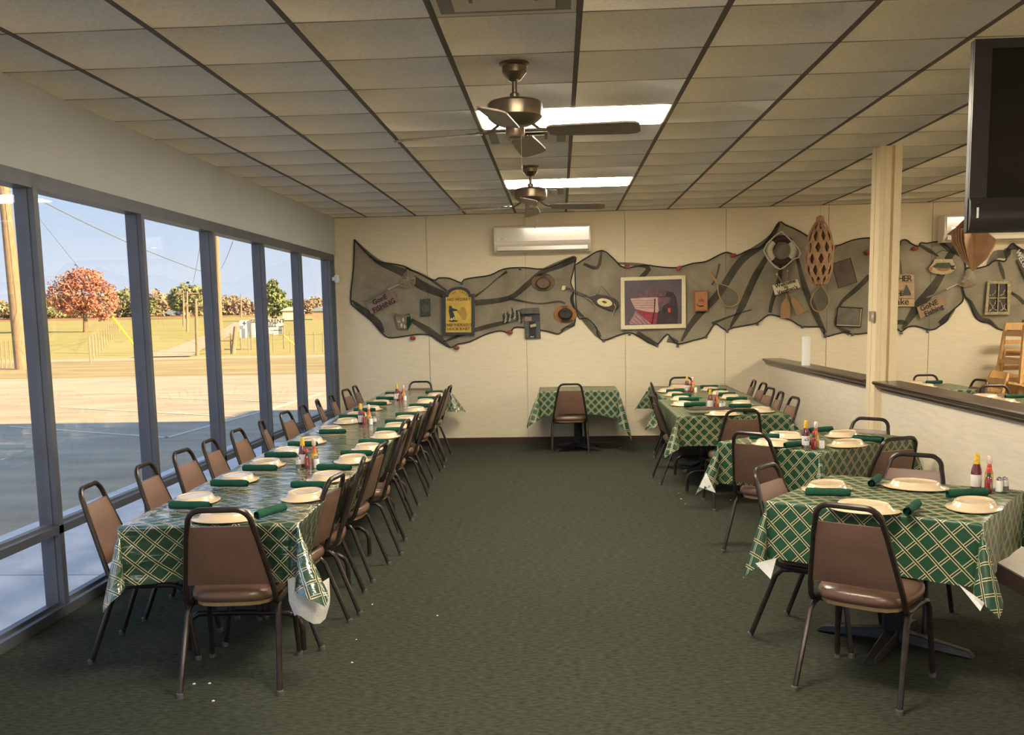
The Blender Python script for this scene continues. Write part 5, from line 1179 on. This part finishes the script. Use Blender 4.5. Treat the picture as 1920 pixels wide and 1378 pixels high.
# life ring
r, p0 = wall_thing('life_ring', 'white and dark red life ring framed by a rope diamond', 'life ring', 1465.7, 470)
cw = on_wall(1465.7, 469.7, .075) - p0; Rm, rm = .142, .038
for k in range(4):
    a0 = PI / 4 + k * PI / 2; pts = []
    for j in range(13):
        a = a0 + j / 12 * PI / 2; pts.append(cw + Vector((math.cos(a) * Rm, 0, math.sin(a) * Rm)))
    MB().tube(pts, rm, 14).build('ring_segment', 'ring_red' if k % 2 == 0 else 'ring_white', r, smooth=True, label='dark red ring segment' if k % 2 == 0 else 'white ring segment')
wtube('grab_rope', 'ring_white', r, p0, pxpoly([(320, 195), (420, 290), (500, 370), (522, 430), (505, 470), (440, 500), (350, 580), (300, 602), (250, 575), (170, 490), (125, 400), (160, 330), (250, 240)], *Z5), .009, .12, closed=True)
# crossed paddles and welcome board
r, p0 = wall_thing('crossed_paddles', 'pair of small wooden paddles crossed under the life ring', 'paddle', 1474, 555)
for (a, b, c_, bl) in (((385, 620), (370, 920), None, [(345, 925), (370, 905), (395, 935), (412, 990), (408, 1130), (305, 1135), (310, 990)]), ((268, 655), (432, 915), None, [(418, 950), (428, 905), (460, 905), (575, 1045), (570, 1060), (495, 1100), (485, 1098)])):
    wtube('paddle_shaft', 'paddle_wood', r, p0, pxpoly([a, b], *Z5), .008, .05, n=8); wpart('paddle_blade', 'paddle_wood', r, p0, pxpoly(bl, *Z5), .04, .056, bevel=.003)
    c = on_wall(*pxpoly([a], *Z5)[0], .052) - p0; MB().lathe([(.002, -.014), (.012, -.008), (.014, .002), (.008, .012)], 12, c).build('knob', 'ring_white', r, smooth=True)
wtube('tie', 'bent_wood', r, p0, pxpoly([(270, 650), (225, 620), (235, 600), (270, 640)], *Z5), .003, .055); wtube('tie', 'bent_wood', r, p0, pxpoly([(385, 615), (420, 575), (400, 570), (375, 600)], *Z5), .003, .055)
r, p0 = board_sign('welcome_sign', "cream board reading Welcome to Vaughan's on the crossed paddles", 'sign', pxpoly([(220, 775), (490, 706), (520, 795), (247, 880)], *Z5), 'sign_cream', .012, .062)
an = math.radians(16)
put_text(r, p0, 'Welcome', 1472.5, 531.8, .062, an, .0755, boldoff=.0016); put_text(r, p0, 'to', 1473.5, 537.8, .055, an, .0755, boldoff=.0014); put_text(r, p0, "Vaughan's", 1476.5, 543.6, .062, an, .0755, boldoff=.0016)
# hanging brown paper fish traps
def paper_trap(label, x, y, ztop, zbot, rad, H0, open_side, seed):
    t = thing('paper_lantern', label, 'hanging decoration', (x, y, ztop)); h = ztop - zbot; n = 9; rr = random.Random(seed)
    MB().tube([(0, 0, 0), (0, 0, H0 - ztop)], .0018, 4).build('hanging_line', 'rope_cream', t)
    MB().lathe([(.01, .0), (.045, -.02), (.05, -.06), (.03, -.10), (.06, -.13)], 10).build('knot', 'paper_brown', t)
    prof = [(.04, .09), (.095, .20), (.135, .35), (.148, .50), (.142, .65), (.115, .80), (.075, .90)]
    for i in range(len(prof) - 1):
        mb = MB(); r0, a0 = prof[i]; r1, a1 = prof[i + 1]; r0 *= rad; r1 *= rad; z0, z1 = -a0 * h, -a1 * h; zm = (z0 + z1) / 2; rm_ = (r0 + r1) / 2 + .008
        for k in range(n):
            th = 2 * PI * k / n + .25 * i; dt = PI / n * .98
            def P_(r, ang, z): return (r * math.cos(ang), r * math.sin(ang), z)
            wv = .42
            # each band: pleats leaving diamond openings between them
            mb.add([P_(r0, th - dt * 1.0, z0), P_(r0 + .014, th, z0 + .012), P_(r0, th + dt * 1.0, z0), P_(rm_, th + dt * wv, zm), P_(r1, th + dt, z1), P_(r1 + .014, th, z1 - .01), P_(r1, th - dt, z1), P_(rm_, th - dt * wv, zm), P_(rm_ + .016, th, zm)],
                   [(0, 1, 8, 7), (1, 2, 3, 8), (8, 3, 4, 5), (7, 8, 5, 6)])
        mb.build('pleated_band', 'paper_brown', t, fix=False)
    MB().lathe([(.03 * rad, -.11 * h), (.09 * rad, -.3 * h), (.10 * rad, -.6 * h), (.06 * rad, -.85 * h)], 12).build('inner_paper', 'paper_dark', t, smooth=True)
    mb = MB()
    for k in range(7):
        a = 2 * PI * k / 7; mb.add([(.085 * rad * math.cos(a - .35), .085 * rad * math.sin(a - .35), -.85 * h), (.085 * rad * math.cos(a + .35), .085 * rad * math.sin(a + .35), -.85 * h), (.03 * math.cos(a), .03 * math.sin(a), -h * rr.uniform(.92, 1.0))], [(0, 1, 2)])
    mb.build('paper_points', 'paper_brown', t, fix=False)
    return t
tp = at_y(1538, 404, 11.55); bt = at_y(1530, 546, 11.55)
paper_trap('brown folded paper lantern with diamond openings, hung before the net', tp.x, 11.55, tp.z, bt.z, 1.0, H, 0, 3)
# fanned paper bag lantern by the television
p = at_y(1835, 345, 9.4); pb = at_y(1835, 508, 9.4)
t = thing('paper_fan', 'brown folded paper fan hanging behind the television edge', 'hanging decoration', (p.x, 9.4, p.z)); h = p.z - pb.z
MB().tube([(0, 0, 0), (0, 0, H - p.z)], .002, 4).build('hanging_line', 'rope_cream', t)
MB().tube([(-.04, 0, .03), (-.02, 0, -.08), (-.05, .0, -.30), (-.09, 0, -.45)], [.05, .035, .03, .06], 7).build('stem', 'paper_dark', t)
for k in range(11):
    a = -.75 + k * .15; c, s_ = math.cos(a), math.sin(a); off = .012 * k
    def Q(u, v, w=0): return (-.02 + u * c, u * s_ - w, v)
    for sg in (1,):
        pts = [Q(-.20, -.52 * h), Q(-.06, -.48 * h), Q(.10, -.55 * h), Q(.20, -.66 * h), Q(.12, -.86 * h), Q(.0, -1.0 * h), Q(-.10, -.86 * h), Q(-.19, -.66 * h)]
        w_ = .007; vs = [Vector(q) for q in pts]; nrm = Vector((-s_, c, 0)) * w_
        MB().add(vs + [v + nrm for v in vs], [tuple(range(8)), tuple(range(15, 7, -1))] + [(i, (i + 1) % 8, 8 + (i + 1) % 8, 8 + i) for i in range(8)]).build('paper_leaf', 'paper_brown', t)
for k in range(5):
    a = -.5 + .25 * k; c, s_ = math.cos(a), math.sin(a); vs = [Vector(((u - .02) * c, (u - .02) * s_, v * h)) for u, v in ((-.02, -.30), (-.14, -.46), (-.24 + .02 * k, -.56), (-.10, -.58), (.0, -.50))]
    nrm = Vector((-s_, c, 0)) * .006; t_ = t
    MB().add(vs + [v + nrm for v in vs], [tuple(range(5)), tuple(range(9, 4, -1))] + [(i, (i + 1) % 5, 5 + (i + 1) % 5, 5 + i) for i in range(5)]).build('paper_leaf', 'paper_brown', t)
# tilted pink sheet, mirror frame
r, p0 = board_sign('wall_print', 'tilted faded pinkish print under the net left of the post', 'picture', pxpoly([(860, 545), (1060, 480), (1130, 740), (930, 805)], *Z5), 'pink_sheet', .008, .006)
wtube('edge', 'rope_black', r, p0, pxpoly([(860, 545), (1060, 480), (1130, 740), (930, 805)], *Z5), .004, .016, closed=True)
r, p0 = wall_thing('framed_mirror', 'tarnished glass picture in a thin black frame left of the post', 'picture', 1592, 594)
wpart('glass', 'mirror_pic', r, p0, pxpoly([(925, 1005), (1187, 1020), (1168, 1222), (905, 1212)], *Z5), .03, .045)
wtube('frame', 'slate_frame', r, p0, pxpoly([(925, 1005), (1187, 1020), (1168, 1222), (905, 1212)], *Z5), .008, .05, closed=True); wtube('gilt_edge', 'cream_face', r, p0, pxpoly([(910, 1203), (1160, 1212), (1176, 1030)], *Z5), .005, .056)
# gather sign: four planks
r, p0 = wall_thing('plank_sign', 'four plank sign with a dark sailboat, beside the post', 'sign', 1688, 545)
for k in range(4): y0 = 514.5 + k * 15.2; wpart('plank', 'plank_light', r, p0, [(1652, y0), (1714.5, y0 + .3), (1714.5, y0 + 14.6), (1652, y0 + 14.3)], .03, .05)
put_text(r, p0, 'GATHER', 1682, 523, .10, 0, .052, 'ink', .001, sp=.86); put_text(r, p0, 'AT THE', 1676, 551.5, .08, 0, .052, 'ink', .001, sp=.8); put_text(r, p0, 'Lake', 1688, 566, .11, 0, .052, 'ink', .001)
wpart('sailboat', 'slate_frame', r, p0, pxpoly([(80, 770), (100, 740), (128, 645), (140, 650), (165, 700), (195, 760), (190, 785), (95, 785)], *C6), .05, .054)
# crab sign
r, p0 = wall_thing('crab_plaque', 'oval cream and green crab plaque hanging on wire', 'plaque', 1767, 500)
wpart('shell_plate', 'crab_cream', r, p0, pxpoly([(430, 470), (420, 430), (480, 360), (500, 315), (730, 315), (745, 360), (775, 410), (770, 450), (700, 500), (600, 520), (480, 500)], *C6), .04, .06, bevel=.004)
wpart('green_back', 'crab_green', r, p0, pxpoly([(470, 410), (530, 365), (690, 360), (720, 400), (700, 430), (600, 432), (500, 425)], *C6), .06, .068); wpart('orange_belly', 'crab_orange', r, p0, pxpoly([(500, 428), (600, 436), (700, 434), (660, 470), (560, 472)], *C6), .06, .066)
wpart('claw', 'ink', r, p0, pxpoly([(705, 400), (770, 395), (740, 430), (775, 450), (710, 450)], *C6), .06, .07); wpart('claw', 'crab_orange', r, p0, pxpoly([(430, 430), (465, 420), (470, 470), (440, 465)], *C6), .06, .07)
wtube('hanging_wire', 'rope_black', r, p0, pxpoly([(505, 330), (530, 240), (600, 198), (660, 215)], *C6), .003, .045)
# old window frame with beads
r, p0 = wall_thing('window_decoration', 'old four pane window frame strung with beads on the wall', 'window frame', 1871, 558)
O6 = [(1185, 600), (1495, 600), (1465, 1032), (1145, 1036)]; I6 = [(1212, 635), (1440, 635), (1438, 995), (1188, 998)]
for k in range(4): wpart('rail', 'old_frame', r, p0, pxpoly([O6[k], O6[(k + 1) % 4], I6[(k + 1) % 4], I6[k]], *C6), .03, .075)
wpart('muntin', 'old_frame', r, p0, pxpoly([(1322, 630), (1336, 630), (1322, 998), (1306, 998)], *C6), .05, .070); wpart('muntin', 'old_frame', r, p0, pxpoly([(1180, 812), (1470, 808), (1470, 822), (1180, 826)], *C6), .05, .070)
for q in ([(1212, 635), (1322, 635), (1318, 810), (1200, 812)], [(1336, 635), (1440, 635), (1440, 808), (1332, 810)], [(1196, 826), (1316, 824), (1308, 998), (1188, 998)], [(1332, 824), (1440, 822), (1438, 996), (1322, 998)]): wpart('pane', 'pane_dark', r, p0, pxpoly(q, *C6), .04, .05)
mb = MB(); rr = random.Random(9)
for (ax, ay, bx, by, n_) in ((1210, 780, 1290, 730, 9), (1350, 780, 1410, 715, 8), (1200, 850, 1300, 980, 14), (1210, 980, 1290, 860, 12), (1340, 850, 1430, 980, 12), (1350, 980, 1420, 890, 10)):
    for k in range(n_):
        u = k / (n_ - 1); a, b = pxpoly([(ax + (bx - ax) * u + rr.uniform(-6, 6), ay + (by - ay) * u + 22 * math.sin(PI * u) + rr.uniform(-5, 5))], *C6)[0]; mb.lathe([(.001, -.006), (.006, 0), (.001, .006)], 6, on_wall(a, b, .056) - p0)
mb.build('beads', 'bead', r, kind='stuff')
r, p0 = board_sign('wooden_sign', 'small dark lettered sign tilted at the right edge of view', 'sign', pxpoly([(1560, 330), (1760, 230), (1900, 500), (1700, 620)], *C6), 'pane_dark')
put_text(r, p0, 'WELCOME', 1921, 497, .08, math.radians(-62), .063, 'paper_white', .001)

# ================================================================== STACKED HIGH CHAIRS
def high_chair(label, x, y, z, rz, tilt):
    t = thing('high_chair', label, 'high chair', (x, y, z), rz, 'stacked wooden high chairs'); t.rotation_euler = (0, tilt, rz)
    W, Dp, h = .25, .25, .78
    for sx_ in (-1, 1):
        for sy_ in (-1, 1):
            MB().bar((sx_ * (W + .0), sy_ * Dp, 0), (sx_ * (W - .07), sy_ * (Dp - .07), h), .038, .026, up=(1, 0, 0)).build('leg', 'high_wood', t)
    for z_, s_ in ((.16, .236), (.36, .216)):
        for q in ((1, 0), (-1, 0), (0, 1), (0, -1)):
            a = Vector((q[0] * s_, q[1] * s_, z_)); d = Vector((q[1], q[0], 0)) * s_; MB().bar(a - d, a + d, .02, .045).build('rung', 'high_wood', t)
    MB().box(-.17, -.16, .46, .17, .16, .48).build('seat', 'high_wood', t, bevel=.004)
    for s_ in (-1, 1): MB().bar((s_ * .185, -.20, .68), (s_ * .185, .20, .68), .022, .06).build('arm', 'high_wood', t)
    MB().bar((-.18, .185, .76), (.18, .185, .76), .022, .08).bar((-.18, .19, .58), (.18, .19, .58), .02, .05).build('backrest', 'high_wood', t)
    MB().bar((-.19, -.20, .68), (.19, -.20, .68), .11, .022).build('tray_bar', 'high_wood', t)
    return t
high_chair('wooden high chair at the bottom of the stack by the back wall', 5.34, 11.35, 0.0, .12, 0)
high_chair('wooden high chair in the middle of the stack by the back wall', 5.34, 11.35, .30, .12, 0)
high_chair('wooden high chair on top of the stack by the back wall', 5.34, 11.35, .60, .12, 0)
t = high_chair('wooden high chair leaning against the left of the stack', 5.0, 11.30, .22, .05, .0)
t.rotation_euler = (0, .20, .05); t.location = (4.98, 11.2, .05)

# ================================================================== CRUMBS ON THE CARPET
mb = MB(); rr = random.Random(2)
for (px, py) in [(1163, 840), (1277, 936), (1285, 945), (1273, 925), (364, 1283), (393, 1282), (400, 1315), (698, 1134), (1370, 938), (1378, 939), (1384, 938), (668, 1200), (660, 1243), (820, 1155)]:
    d = ray(px, py); tt = -CAMZ / d.z; x, y = d.x * tt, d.y * tt; s_ = .006 * rr.uniform(.7, 1.6)
    mb.lathe([(.001, 0), (s_, .001), (s_ * .6, .004)], 5, (x, y, .001))
o = mb.build('crumbs', 'crumb', kind='stuff'); tag(o, 'tiny white crumbs scattered on the green carpet', 'crumbs')
